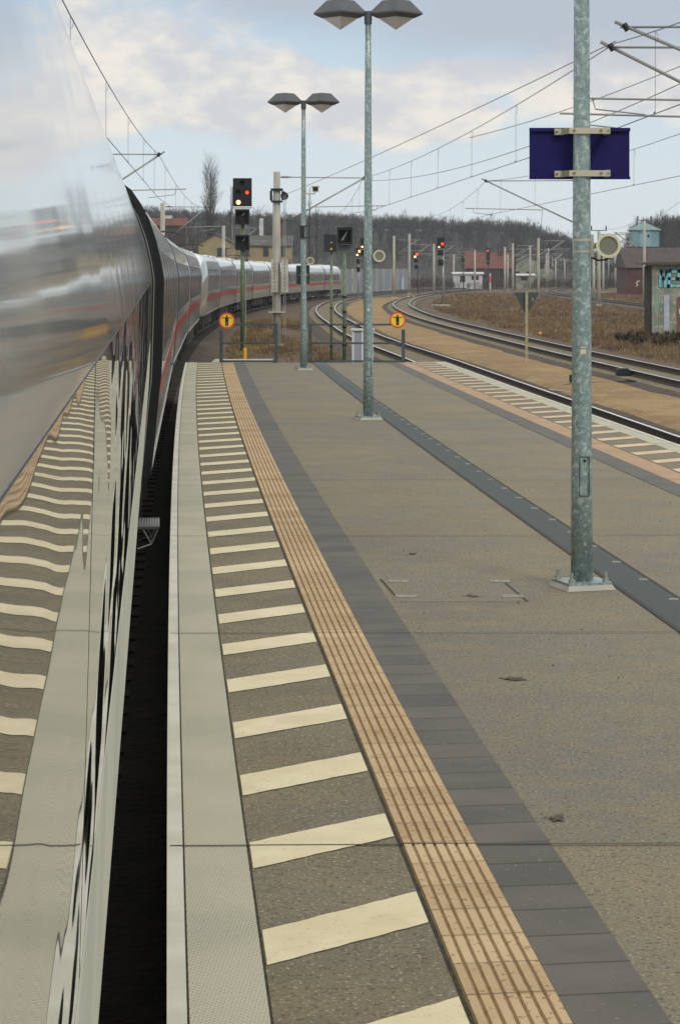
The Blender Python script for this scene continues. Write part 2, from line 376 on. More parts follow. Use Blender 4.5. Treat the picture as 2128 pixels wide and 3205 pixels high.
def track(fn, y0, y1, name, sl_to):
    b = MB()
    n = max(40, int((y1-y0)/4)); ys = [y0+(y1-y0)*i/n for i in range(n+1)]
    for sgn in (-1, 1):
        prof = [(-.07, ZR-.165), (-.07, ZR-.15), (-.012, ZR-.125), (-.012, ZR-.045), (-.036, ZR-.03), (-.036, ZR-.004), (-.03, ZR), (.03, ZR), (.036, ZR-.004), (.036, ZR-.03), (.012, ZR-.045), (.012, ZR-.125), (.07, ZR-.15), (.07, ZR-.165)]
        m_ = len(prof); vs = []
        for y in ys:
            for d, zz in prof: X, Y = off(fn, y, sgn*.7535+d); vs.append((X, Y, zz))
        for k in range(m_-1):
            b.m = 1 if k == 6 else 0
            o_ = len(b.v)
            if k == 0: base = len(b.v); b.v += vs
            for i in range(n):
                b.f.append((base+i*m_+k, base+i*m_+k+1, base+(i+1)*m_+k+1, base+(i+1)*m_+k)); b.mi.append(b.m)
    b.m = 2
    y = y0
    while y < min(y1, sl_to):
        X, Y = fn(y), y; dx = (fn(y+.5)-fn(y-.5))
        b.box(X-1.3, X+1.3, Y-.13, Y+.13, -1.04, ZR-.168, rz=-math.atan(dx))
        y += .63
    return struct(name, b, [m_rail, m_railtop, m_sleep if fn is not TT else mat('gap_shade_sleeper', (58, 52, 46), .95, vscale=3, col2=(42, 38, 34))])  # sleepers under the train coloured darker to stand for shade in the gap
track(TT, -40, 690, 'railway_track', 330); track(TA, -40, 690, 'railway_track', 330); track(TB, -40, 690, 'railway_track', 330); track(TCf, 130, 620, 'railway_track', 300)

# ------------------------------------------------------------------ platform
PE = 52.9
PW = 6.13
def ribs(o0, o1, z, y0, y1, mt, name, step=1.0):
    b = MB(); n = max(1, int((y1-y0)/step)); ys = [y0+(y1-y0)*i/n for i in range(n+1)]
    b.ribbon([(E(y)+o0, y+.08*o0, z) for y in ys], [(E(y)+o1, y+.08*o1, z) for y in ys]); return struct(name, b, mt)
Y0 = -8
b = MB(); ys = [Y0+(PE-Y0)*i/60 for i in range(61)]
def PX(y, o): return (E(y)+o, y+.065*o if y < PE-.01 else y+.0*o)
lo = [(*PX(y, 0), 0) for y in ys]; ro = [(*PX(y, PW), 0) for y in ys]
cuts = [Y0]+[8.17+4.83*k for k in range(-3, 10) if Y0 < 8.17+4.83*k < PE-2]+[PE]
for ci in range(len(cuts)-1):
    b.m = (0, 1, 0, 2, 1, 0, 2, 0, 1, 2, 0, 1, 0, 2)[ci]; yc_ = [cuts[ci]+(cuts[ci+1]-cuts[ci])*i/6 for i in range(7)]
    def fy(y, o): return (PX(y, o)[0], (y+.018*o) if y < PE-.01 else PX(y, o)[1], 0)
    b.ribbon([fy(y, 0) for y in yc_], [fy(y, PW) for y in yc_])
b.m = 0
b.ribbon([(p[0], p[1], -1.1) for p in lo], lo)
b.ribbon(ro, [(p[0], p[1], -1.1) for p in ro])
b.quad((*lo[-1][:2], 0), (*ro[-1][:2], 0), (*ro[-1][:2], -1.1), (*lo[-1][:2], -1.1))
m_platb = mat('exposed_aggregate_greyer', (122, 117, 99), .85, vscale=.6, col2=(110, 107, 95), bump=.002, bscale=90, speck=[(1.7, .5, .68, (134, 124, 98), .5)]+AGG, coord='World')
m_platc = mat('exposed_aggregate_warmer', (131, 121, 96), .85, vscale=.5, col2=(118, 110, 91), bump=.002, bscale=90, speck=[(1.3, .5, .68, (118, 116, 104), .5)]+AGG, coord='World')
struct('platform', b, [m_plat, m_platb, m_platc])
def strip(o0, o1, z, mt, name, y0=Y0, y1=PE-.05, thick=0):
    b = MB(); n = int((y1-y0)/1.0); yy = [y0+(y1-y0)*i/n for i in range(n+1)]
    b.ribbon([(*PX(y, o0), z) for y in yy], [(*PX(y, o1), z) for y in yy])
    if thick: b.ribbon([(*PX(y, o0), z-thick) for y in yy], [(*PX(y, o0), z) for y in yy])
    return struct(name, b, mt)
for sgn, a0 in ((1, 0.0), (-1, PW)):
    o = lambda d: a0+sgn*d
    def st(d0, d1, z, mt, name):
        x0, x1 = sorted((o(d0), o(d1))); return strip(x0, x1, z, mt, name)
    st(-.012, .045, .006, m_kerb, 'kerb')
    st(.052, .277, .004, m_white, 'platform_edge')
    st(.045, .055, .002, m_moss, 'joint'); st(.276, .286, .0025, m_moss, 'joint')
    st(.286, .832, .003, m_plat2 if sgn > 0 else m_plat2, 'stripe_field')
    if sgn < 0: st(1.118, 1.39, .004, m_grey, 'grey_paving')
    if sgn < 0: st(.845, 1.118, .004, m_tact2, 'tactile_paving')
    # hatching: slanted painted bars
    hb = MB(); k = -12
    while True:
        y = 6.743+1.10*k; k += 1
        if y > PE-.9: break
        if y < Y0+.5: continue
        p = []
        d0, d1 = (.290, .828) if sgn > 0 else (.290, .828)
        x0, x1 = sorted((o(d0), o(d1))); sl_ = .77
        nseg = 14
        lo_ = [(*(lambda q: (q[0], q[1]))(PX(y+(x-x0)*sl_+random.uniform(-.004, .004), x)), .007) for x in [x0+(x1-x0)*i/nseg for i in range(nseg+1)]]
        up_ = [(*(lambda q: (q[0], q[1]))(PX(y+.36+(x-x0)*sl_+random.uniform(-.004, .004), x)), .007) for x in [x0+(x1-x0)*i/nseg for i in range(nseg+1)]]
        hb.ribbon(up_, lo_)
    struct('platform_marking', hb, m_cream if sgn > 0 else m_cream2)
# ribbed tactile band, real ribs
tb = MB(); w0, w1 = .845, 1.118; nr = 7; pitch = (w1-w0)/nr
prof = []
for i in range(nr):
    x = w0+i*pitch
    prof += [(x, .003), (x+.0030, .003), (x+.0062, .0105), (x+pitch-.0062, .0105), (x+pitch-.0030, .003)]
prof.append((w1, .003)); m_ = len(prof)
yy = [Y0+.3+.288*i for i in range(-1, 210) if Y0+.3+.288*i < PE-.06]
vs = [(*PX(y, d), z) for y in yy for d, z in prof]; tb.v = vs
for i in range(len(yy)-1):
    tone = random.choice((0, 0, 1, 2))
    for k in range(m_-1):
        tb.f.append((i*m_+k, i*m_+k+1, (i+1)*m_+k+1, (i+1)*m_+k)); tb.mi.append(3 if k % 5 in (0, 4) else tone)
m_tactb = mat('ribbed_tile_darker', (184, 160, 124), .8, vscale=1.5, col2=(174, 148, 112), coord='World', speck=[(45, .62, .70, (120, 92, 58), .8), (9, .56, .8, (140, 110, 72), .6)])
m_tactc = mat('ribbed_tile_lighter', (198, 175, 139), .8, vscale=1.5, col2=(188, 163, 126), coord='World', speck=[(45, .62, .70, (120, 92, 58), .8)])
m_groove = mat('groove_dirt', (156, 130, 96), .95, vscale=14, col2=(132, 108, 76), coord='World')
struct('tactile_paving', tb, [m_tact, m_tactb, m_tactc, m_groove])
st_ = MB()
for (a, c_) in ((.832, .845),):
    st_.ribbon([(*PX(y, a), .005) for y in yy], [(*PX(y, c_), .005) for y in yy])
struct('joint', st_, m_moss)
gb_ = MB()
for i in range(len(yy)-1):
    gb_.m = random.choice((0, 0, 1, 2)); p = [PX(yy[i], 1.118), PX(yy[i], 1.39), PX(yy[i+1], 1.39), PX(yy[i+1], 1.118)]
    gb_.quad(*[(q[0], q[1]+.08*(.272 if k_ in (1, 2) else 0), .004) for k_, q in enumerate(p)])
struct('grey_paving', gb_, [m_grey, mat('grey_block_darker', (91, 89, 84), .8, vscale=2.5, col2=(81, 79, 76), coord='World', speck=[(60, .60, .70, (78, 76, 74), .7), (40, .66, .74, (150, 148, 146), .5)]), mat('grey_block_lighter', (101, 98, 92), .8, vscale=2.5, col2=(90, 88, 83), coord='World', speck=[(60, .63, .70, (84, 82, 82), .7)])])
# block joints in the ribbed and grey bands, slab joints across
j = MB(); y = Y0+.3
while y < 34:
    for a, c_, z, w in ((w0, w1, .0125, .0035), (1.118, 1.39, .0062, .004)):
        p0 = PX(y, a); p1 = PX(y, c_)
        j.quad((p0[0], p0[1], z), (p1[0], p1[1]+.08*(c_-a), z), (p1[0], p1[1]+.08*(c_-a)+w, z), (p0[0], p0[1]+w, z))
    y += .288
struct('paving_joint', j, mat('block_joint', (84, 72, 58), .9))
j = MB(); y = 8.17-4.83*3
while y < PE-2:
    w = .010+.004*random.random()
    nn = 30
    A_ = [(*PX(y, PW*i/nn), .0082) for i in range(nn+1)]
    # perpendicular to the local heading
    A_ = [(p[0], y+.018*(PW*i/nn)+random.uniform(-.002, .002), p[2]) for i, p in enumerate(A_)]
    j.ribbon([(p[0], p[1]+w, p[2]) for p in A_], A_); T_ = [(*PX(y, w0+(w1-w0)*i/3), .0116) for i in range(4)]; T_ = [(p[0], y+.018*(w0+(w1-w0)*i/3), p[2]) for i, p in enumerate(T_)]; j.ribbon([(p[0], p[1]+w, p[2]) for p in T_], T_)
    y += 4.83
struct('slab_joint', j, m_joint)

# drainage channel along the middle
strip(2.985, 3.245, .004, m_grate, 'drain_channel')
strip(2.955, 2.985, .006, m_joint, 'channel_edge'); strip(3.245, 3.275, .006, m_joint, 'channel_edge')
c = MB()
for k in range(60):
    y = 3+k*.93
    if y > PE-1: break
    for o_ in (3.215,):
        p = PX(y, o_); c.box(p[0]-.03, p[0]+.03, p[1]-.012, p[1]+.012, .004, .010)
struct('channel_clip', c, m_bracket)
gr = MB(); y = 10
for o_ in [3.0+.022*i for i in range(11)]:
    yy2 = [4+(PE-5)*i/60 for i in range(61)]
    gr.ribbon([(*PX(q, o_), .009) for q in yy2 if q < PE-1], [(*PX(q, o_+.009), .009) for q in yy2 if q < PE-1])
struct('channel_bars', gr, mat('grate_bar', (90, 100, 98), .55, .3))

# inspection cover, stains
cv_ = MB(); x0, x1, ya, yb = .30, 1.14, 14.30, 15.35
m_cover = mat('cover_infill', (126, 119, 102), .85, vscale=2, col2=(118, 112, 97), bump=.002, bscale=90, speck=AGG, coord='World')
cr = thing('inspection_cover', 'flush square inspection cover in the paving left of the big pole', 'cover', (.72, 14.8, 0))
linkmesh('infill', MB().add([(x0+.06, ya, .0015), (x1+.06, ya, .0015), (x1-.02, yb, .0015), (x0-.02, yb, .0015)], [(0, 1, 2, 3)]), m_cover, cr)
for (a, bq) in (((x0+.06, ya+.25), (x0-.02, yb)), ((x1+.06, ya), (x1-.02, yb-.2))):
    linkmesh('frame_edge', MB().quad((a[0]-.007, a[1], .004), (a[0]+.007, a[1], .004), (bq[0]+.007, bq[1], .004), (bq[0]-.007, bq[1], .004)), m_joint, cr)
for (x, y) in ((x0+.06, ya+.18), (x0+.03, yb-.16), (x1-.09, ya+.18), (x1-.12, yb-.16)):
    linkmesh('lifting_plate', MB().box(x, x+.14, y, y+.11, .002, .005), mat('lifting_plate', (150, 147, 134), .7, vscale=30, col2=(116, 110, 96)), cr)
random.seed(3)
def stain(px, py, rx, ry):
    Y = F*CH/(py-HY); X = XP(px, Y); b = MB()
    for q_ in range(34):
        cx_, cy_ = X+random.gauss(0, rx*.5), Y+random.gauss(0, ry*.45); r_ = random.uniform(.003, .016); n = 7; z = .004+.0001*q_
        b.add([(cx_+r_*1.4*math.cos(6.283*i/n)*random.uniform(.6, 1.1), cy_+r_*math.sin(6.283*i/n)*random.uniform(.6, 1.1), z) for i in range(n)], [tuple(range(n))])
    return b
sb = MB()
for a in ((1607, 2127, .055, .06), (1480, 1868, .05, .06), (1740, 2565, .03, .04), (1290, 1735, .02, .02)):
    q = stain(*a); sb.add(q.v, q.f)
for k in range(150):      # crumbs of grit lying on the paving
    y = random.uniform(6, 26); o_ = random.uniform(1.45, 5.5); p = PX(y, o_); r_ = random.uniform(.002, .005)
    sb.box(p[0]-r_, p[0]+r_, p[1]-r_, p[1]+r_, .001, .001+r_, rz=random.random()*3)
struct('stain', sb, mat('dark_stain', (96, 88, 76), .9, vscale=60, col2=(72, 64, 54), coord='World'))

# ------------------------------------------------------------------ hills with their bare woods
random.seed(11)
SKY_L = [(-200, 640), (300, 655), (430, 668), (480, 662), (560, 666), (620, 668), (700, 676), (760, 676), (900, 684), (1000, 680), (1060, 678), (1100, 683), (1150, 688), (1250, 690), (1330, 690), (1400, 698), (1450, 706), (1500, 694), (1560, 700), (1620, 706), (1660, 714), (1700, 728), (1760, 748), (1800, 775), (1850, 800), (1900, 822), (1960, 838), (2050, 846), (2300, 850)]
SKY_R = [(1900, 850), (1935, 825), (1950, 760), (1975, 722), (2010, 706), (2060, 696), (2128, 690), (2250, 680), (2500, 676)]
def interp(tab, x):
    for (a, ya), (b_, yb_) in zip(tab, tab[1:]):
        if x <= b_: return ya+(yb_-ya)*max(0, (x-a))/(b_-a)
    return tab[-1][1]
TREE_PX = 26
def hillz(tab, Yr, px, t, th):     # t 0..1 from foot to ridge
    zr = ZP(interp(tab, px), Yr)-th
    base = -1.1
    return base+(max(zr, base+.5)-base)*(math.sin(t*math.pi/2)**1.1)
def hill(tab, px0, px1, Yf, Yr, th, name):
    b = MB(); nx = 90; nt_ = 14; rows = []
    for i in range(nx+1):
        px = px0+(px1-px0)*i/nx
        for k in range(nt_+4):
            t = k/nt_
            Y = Yf+(Yr-Yf)*t
            z = hillz(tab, Yr, px, min(t, 1), th)+random.uniform(-.35, .35)
            if t > 1: z -= (t-1)*40
            rows.append((XP(px, Yr)*(Y/Yr)**.5, Y, z))
    m2 = nt_+4
    b.add(rows, [(i*m2+k, (i+1)*m2+k, (i+1)*m2+k+1, i*m2+k+1) for i in range(nx) for k in range(m2-1)])
    return struct(name, b, m_hill, smooth=True)
hill(SKY_L, -100, 2300, 560, 760, 3.6, 'hill'); hill(SKY_R, 1925, 2450, 430, 560, 3.6, 'hill')

def branchy(h, spread, nb, seed, levels=2, r0=.16, up=.6, sides=3, twig=5, lo=.25):
    rd = random.Random(seed); b = MB()
    tr = [(0, 0, 0), (rd.uniform(-.1, .1), rd.uniform(-.1, .1), h*.5), (rd.uniform(-.2, .2), rd.uniform(-.2, .2), h*.97)]
    def at(t):
        i = 0 if t < .5 else 1; k = t*2-i
        return Vector(tr[i]).lerp(Vector(tr[i+1]), k)
    trunk = MB().tube(tr, [r0, r0*.6, r0*.12], max(sides, 4), False)
    def grow(p, d, ln, r, lev):
        mid = p+d*ln*.5+Vector((rd.uniform(-1, 1), rd.uniform(-1, 1), rd.uniform(0, 1)))*ln*.06
        end = p+d*ln+Vector((0, 0, ln*.12))
        b.tube([p, mid, end], [r, r*.65, r*.2], sides, False)
        if lev <= 0: return
        for q in range(twig):
            t = rd.uniform(.25, 1); s_ = p.lerp(mid, t*2) if t < .5 else mid.lerp(end, t*2-1)
            nd = (d+Vector((rd.uniform(-1, 1), rd.uniform(-1, 1), rd.uniform(-.25, .9)))*.75).normalized()
            grow(s_, nd, ln*rd.uniform(.32, .55), r*.5, lev-1)
    for i in range(nb):
        t = lo+(.96-lo)*i/nb; a = rd.uniform(0, 6.283)
        d = Vector((math.cos(a)*(1-up), math.sin(a)*(1-up), up)).normalized()
        env = math.sin(math.pi*min(1, (t-lo*.6)/(1.12-lo*.6)))**.7
        grow(at(t), d, spread*env*rd.uniform(.8, 1.15)+.2, r0*.3*(1.1-t), levels)
    return trunk, b
tmpl = []
for i in range(9):      # a small bare tree: stem and a crown of thin upright twigs
    rd = random.Random(80+i); q = MB(); h = rd.uniform(4.2, 6.2); w = rd.uniform(1.1, 1.7)
    q.add([(-.07, 0, 0), (.07, 0, 0), (0, .08, 0), (0, 0, h*.9)], [(0, 1, 3), (1, 2, 3), (2, 0, 3)])
    for k in range(58):
        a = rd.uniform(0, 6.283); zz = h*rd.uniform(.22, .92); rr_ = w*math.sqrt(max(.02, 1-((zz/h-.55)/.48)**2))*rd.uniform(0, 1)
        p = Vector((math.cos(a)*rr_, math.sin(a)*rr_, zz)); d = Vector((math.cos(a)*.5, math.sin(a)*.5, 1.0)).normalized()*rd.uniform(.7, 1.6)
        sd_ = Vector((-math.sin(a+rd.uniform(-1, 1)), math.cos(a), 0)).normalized()*rd.uniform(.025, .06)
        q.add([p-sd_, p+sd_, p+d], [(0, 1, 2)])
    tmpl.append(q)
def forest(tab, px0, px1, Yf, Yr, n, th, seed, lo=.1):
    rd = random.Random(seed); b = MB()
    for i in range(n):
        px = rd.uniform(px0, px1); t = rd.uniform(lo, 1)**.75 if i % 3 else rd.uniform(.8, 1.03)
        Y = Yf+(Yr-Yf)*t; X = XP(px, Yr)*(Y/Yr)**.5
        z = hillz(tab, Yr, px, min(t, 1), th)-.6
        if interp(tab, px) > 838: continue
        q = rd.choice(tmpl); a = rd.uniform(0, 6.28); s_ = rd.uniform(.6, 1.1)*(1.25 if rd.random() < .06 else 1); c_, sn = math.cos(a)*s_, math.sin(a)*s_
        b.add([(X+x*c_-y*sn, Y+x*sn+y*c_, z+w*s_) for x, y, w in q.v], q.f)
    return b
stuff('woodland', forest(SKY_L, -50, 1930, 560, 760, 4800, 3.6, 5), m_wood, 'dark bare winter woodland covering the long hill behind the tracks', 'woodland')
stuff('woodland', forest(SKY_R, 1945, 2400, 430, 560, 1300, 3.6, 6), m_wood, 'dark bare wood on the steeper hill at the far right', 'woodland')
# shrubs along the foot of the hill
def scrub(n, px0, px1, ya, yb, seed, hmin, hmax):
    rd = random.Random(seed); b = MB()
    for i in range(n):
        Y = rd.uniform(ya, yb); X = XP(rd.uniform(px0, px1), Y); h = rd.uniform(hmin, hmax)
        for k in range(34):
            a = rd.uniform(0, 6.28); r_ = rd.uniform(.0, .9)*h*.5; zz = rd.uniform(0, .6)*h
            p = Vector((X+math.cos(a)*r_, Y+math.sin(a)*r_, -1.05+zz)); q_ = p+Vector((math.cos(a)*.3*h, math.sin(a)*.3*h, h*rd.uniform(.25, .5)))
            sd_ = Vector((-math.sin(a), math.cos(a), 0))*.035
            b.add([p-sd_, p+sd_, q_], [(0, 1, 2)])
    return b
stuff('scrub', scrub(420, 1150, 1960, 440, 550, 9, 1.5, 3.2), m_bark, 'bare brown scrub in front of the wooded hill', 'scrub')

stuff('scrub', scrub(46, 1930, 2128, 96, 110, 33, .25, .55), mat('dark_scrub', (64, 56, 42), .95), 'dark scrub growing against the left side of the concrete hut', 'scrub')
# ------------------------------------------------------------------ dry grass
random.seed(21)
gb = MB()
def tuft(X, Y, h, nbl, zb=-1.05):
    for k in range(nbl):
        a = random.uniform(0, 6.283); r_ = random.uniform(0, .28); x = X+math.cos(a)*r_; y = Y+math.sin(a)*r_
        a2 = random.uniform(0, 6.283); l = h*random.uniform(.5, 1.15); le = l*random.uniform(.1, .5); w = .009+Y*.00009
        dx, dy = math.cos(a2), math.sin(a2)
        gb.add([(x-dy*w, y+dx*w, zb), (x+dy*w, y-dx*w, zb), (x+dx*le*.5+dy*w*.6, y+dy*le*.5-dx*w*.6, zb+l*.6), (x+dx*le, y+dy*le, zb+l)], [(0, 1, 2), (0, 2, 3)])
def clump(x, y): return math.sin(x*.7+1.3*math.sin(y*.11))+math.sin(y*.16+x*.3)+random.uniform(-1.2, 1.2)
n = 0
while n < 9000:     # field to the right of the tracks
    Y = 55+(random.random()**1.4)*300; X = XP(random.uniform(1300, 2200), Y)
    if X < TB(Y)+2.9: continue
    if abs(X-TCf(Y)) < 2.4 and Y > 120: continue
    if clump(X, Y) < -1.6: continue
    tuft(X, Y, random.uniform(.10, .28)*(1+.5*max(0, math.sin(X*.9+Y*.07))), 6); n += 1
n = 0
while n < 2600:     # between the train and the left track of the right pair, behind the fence
    Y = random.uniform(53.5, 150); X = random.uniform(TT(Y)+2.6, TA(Y)-2.4)
    if clump(X*1.4, Y) < -.2: continue
    tuft(X, Y, random.uniform(.08, .26), 5); n += 1
stuff('dry_grass', gb, m_grass, 'dry brown and olive winter grass and weeds beside the tracks', 'grass')

# ------------------------------------------------------------------ train carriages
CP = [(1.10, .10), (1.31, .13), (1.36, .22), (1.38, .4), (1.40, .6), (1.418, .8), (1.438, 1.0), (1.454, 1.12), (1.4585, 1.22), (1.4625, 1.34), (1.4665, 1.48), (1.4705, 1.62), (1.4750, 1.78), (1.4785, 1.92), (1.481, 2.027), (1.479, 2.06), (1.457, 2.2), (1.412, 2.4), (1.347, 2.6), (1.268, 2.75), (1.18, 2.88), (1.05, 2.98), (.82, 3.06), (.5, 3.11), (.2, 3.125)]
def hwid(z):
    for (a, za), (b_, zb) in zip(CP, CP[1:]):
        if za <= z <= zb: return a+(b_-a)*(z-za)/(zb-za)
    return CP[0][0]
RING = CP+[(-x, z) for x, z in reversed(CP)]
def nosefac(t):      # t 0 at the shoulder .. 1 at the tip
    return 1-.62*t**2.1, 1-.72*t**1.9
def carbody(L_, nose=0, detailed=False):
    b = MB(); st = []
    n = 26
    for i in range(n+1):
        y = .22+(L_-.44)*i/n; st.append((y, 1, 1))
    if nose:
        st = []
        ln = 5.2
        for i in range(19): st.append((.22+(L_-.22-ln)*i/18, 1, 1))
        for i in range(1, 15):
            t = i/14; a, c_ = nosefac(t); st.append((L_-ln+ln*t, a, c_))
        if nose < 0: st = [(L_-y, a, c_) for y, a, c_ in reversed(st)]
    m_ = len(RING); zb = .10
    vs = [(x*a, y, zb+(z-zb)*c_) for y, a, c_ in st for x, z in RING]
    for i in range(len(st)-1):
        for k in range(m_-1):
            zz = (RING[k][1]+RING[k+1][1])/2
            b.m = 1 if zz > (2.99 if detailed else 2.70) else 0
            if i == 0 and k == 0: b.v += vs
            b.f.append((i*m_+k, (i+1)*m_+k, (i+1)*m_+k+1, i*m_+k+1)[::-1]); b.mi.append(b.m)
    b.m = 2; b.f.append(tuple(range(m_))); b.mi.append(2 if nose >= 0 else 0)
    o_ = (len(st)-1)*m_; b.f.append(tuple(o_+k for k in range(m_-1, -1, -1))); b.mi.append(2 if nose <= 0 else 0)
    return b
def patch(z0, z1, y0, y1, d, side=1, n=7, cz=None):   # thin shell lying on the carriage side
    b = MB(); zs = sorted([z0+(z1-z0)*i/n for i in range(n+1)]+[z for _, z in CP if z0+.004 < z < z1-.004]); n = len(zs)-1
    ny_ = max(2, int((y1-y0)/.8)); yq = [y0+(y1-y0)*i/ny_ for i in range(ny_+1)]
    out = [(side*(hwid(z)+d), y, z) for y in yq for z in zs]
    m_ = n+1; fs = []
    for i in range(ny_):
        for k in range(n):
            q = (i*m_+k, (i+1)*m_+k, (i+1)*m_+k+1, i*m_+k+1)
            fs.append(q if side > 0 else q[::-1])
    b.add(out, fs)
    for yv in (y0, y1):      # rims
        e_ = [(side*(hwid(z)+d), yv, z) for z in zs]; i_ = [(side*(hwid(z)-.01), yv, z) for z in zs]
        b.ribbon(e_, i_)
    for zv in (z0, z1):
        b.quad((side*(hwid(zv)+d), y0, zv), (side*(hwid(zv)+d), y1, zv), (side*(hwid(zv)-.01), y1, zv), (side*(hwid(zv)-.01), y0, zv))
    return b
def ring(y0, y1, d, mt, name, parent, zlo=-.44):
    b = MB(); out = []
    pts = [p for p in RING]
    def o_(x, z, dd): 
        v_ = Vector((x, 0, (z-1.2)*.9)); v_.normalize(); return (x+v_.x*dd, z+v_.z*dd)
    vs = []
    for (y, dd) in ((y0, -.05), (y0, d), (y1, d), (y1, -.05)):
        for x, z in pts:
            q = o_(x, z, dd); vs.append((q[0], y, q[1]))
    m_ = len(pts)
    b.add(vs, [(i*m_+k, (i+1)*m_+k, (i+1)*m_+k+1, i*m_+k+1) for i in range(3) for k in range(m_-1)])
    return linkmesh(name, b, mt, parent, loc=(0, 0, 0), smooth=False)
def fin(y0, y1, d, mt, name, parent):       # upright rubber profile on the platform side, thinning out at the roof
    b = MB(); pts = [(x, z) for x, z in CP if .1 < z < 2.96]; P_ = []
    for (x0, z0), (x1, z1) in zip(pts, pts[1:]):
        for k in range(4): P_.append((x0+(x1-x0)*k/4, z0+(z1-z0)*k/4))
    P_.append(pts[-1]); vs = []
    for (y, f) in ((y0, 0), (y0, 1), (y1, 1), (y1, 0)):
        for x, z in P_:
            k = 1-max(0, (z-2.3)/.62)**2; dd = (-.06 if not f else max(.004, d*max(k, 0)))
            v_ = Vector((1, 0, 0)) if z < 2.2 else Vector((1, 0, .9*(z-2.2)/.6)).normalized()
            yy = y if z < 2.0 else y+(y1-y0)*.3*((z-2)/.9)**2*(1 if y == y0 else -1)
            vs.append((x+v_.x*dd, yy, z+v_.z*dd))
    m_ = len(P_); b.add(vs, [(i*m_+k, (i+1)*m_+k, (i+1)*m_+k+1, i*m_+k+1) for i in range(3) for k in range(m_-1)])
    return linkmesh(name, b, mt, parent, loc=(0, 0, 0), smooth=False)
def bogie(y, parent, proto=[None]):
    b = MB(); b.box(-1.1, 1.1, y-.35, y+.35, -.36, -.12)
    for sx_ in (-1, 1):
        b.box(sx_*1.02-.07, sx_*1.02+.07, y-1.5, y+1.5, -.30, -.10)
        b.box(sx_*1.08-.12, sx_*1.08+.12, y-.3, y+.3, -.44, .06)
        for dy in (-1.25, 1.25): b.box(sx_*1.12-.12, sx_*1.12+.12, y+dy-.18, y+dy+.18, -.46, -.14); b.tube([(sx_*1.16, y+dy, -.3), (sx_*1.22, y+dy-.5*(1 if dy > 0 else -1), .08)], .05, 6)
    bo = linkmesh('bogie', b, m_under, parent, loc=(0, 0, 0))
    b = None
    for dy in (-1.25, 1.25):
        w = MB()
        for sx_ in (-1, 1):
            w.tube([(sx_*.70, y+dy, ZR+.46), (sx_*.83, y+dy, ZR+.46)], .455, 22)
        w.tube([(-.7, y+dy, ZR+.46), (.7, y+dy, ZR+.46)], .08, 8)
        linkmesh('wheelset', w, mat('wheel_steel', (70, 66, 62), .5, .5), bo, loc=(0, 0, 0))
def carriage(L_, kind, label, group='carriages of the white train', detailed=False, wins=None):
    t = thing('train_carriage', label, 'train carriage', (0, 0, 0), group)
    nose = {'plain': 0, 'front': 1, 'rear': -1}[kind]
    body = linkmesh('body', carbody(L_, nose, detailed), [m_train if detailed else m_train2, m_roof, m_rubber], t, loc=(0, 0, 0), smooth=True)
    ya = .9 if nose >= 0 else 5.4; yb = L_-.9 if nose <= 0 else L_-5.4
    y = ya
    pitch_, wl = 2.42, 1.86
    if detailed: y, yb, pitch_, wl = .92, L_-1.1, 1.68, 1.66; linkmesh('window_seal', patch(1.505, 2.026, .9, L_-1.1, .0003, 1, 20), m_rubber, t, loc=(0, 0, 0), smooth=True)
    while y+wl < yb:
        for sd in (1, -1):
            if detailed and sd < 0: continue
            linkmesh('window', patch(1.515 if detailed else 1.30, 2.025 if detailed else 2.34, y, y+wl, .0008 if detailed else .006, sd, 20 if detailed else 7), m_glass if detailed else m_glass2, t, loc=(0, 0, 0), smooth=True)
        y += pitch_
    if detailed: linkmesh('sill', patch(.86, 1.502, .3, L_-.75, .0015, 1, 12), mat('sill_grey_white', (196, 197, 184), .9, vscale=2, col2=(184, 186, 174), spec=.0), t, loc=(0, 0, 0), smooth=True)
    for sd in (1, -1):
        linkmesh('red_stripe', patch(.68 if detailed else .80, .84 if detailed else 1.11, ya-.6, yb+.6, .005, sd, 3), m_red, t, loc=(0, 0, 0), smooth=True)
        linkmesh('skirt_trim', patch(.14, .25, ya-.2, yb+.2, .012, sd, 2), m_steel, t, loc=(0, 0, 0))
    if nose <= 0: ring(L_-.30, L_-.16, .012, m_rubber, 'end_seal', t); 
    if nose >= 0: ring(.16, .30, .012, m_rubber, 'end_seal', t)
    for y in ((L_-.25, L_-.02), (.02, .25)):
        if (y[0] > 1 and nose > 0) or (y[0] < 1 and nose < 0): continue
        linkmesh('gangway', MB().box(-1.32, 1.32, y[0], y[1], .2, 2.7), m_rubber, t, loc=(0, 0, 0))
    for a, c_ in ((5.6, 9.5), (10.2, 13.0), (13.6, L_-6)): linkmesh('equipment_case', MB().box(-1.15, 1.15, a, c_, -.42, .098), m_under, t, loc=(0, 0, 0))
    bogie(3.4, t); bogie(L_-3.4, t)
    # roof gear
    rd = random.Random(len(label)*7+int(L_*10))
    for k in range(3):
        y = 4+(L_-10)*k/3+rd.uniform(0, 2); linkmesh('roof_unit', MB().box(-.5, .5, y, y+rd.uniform(1.2, 2.4), 3.10, 3.20), m_roof, t, loc=(0, 0, 0))
    return t
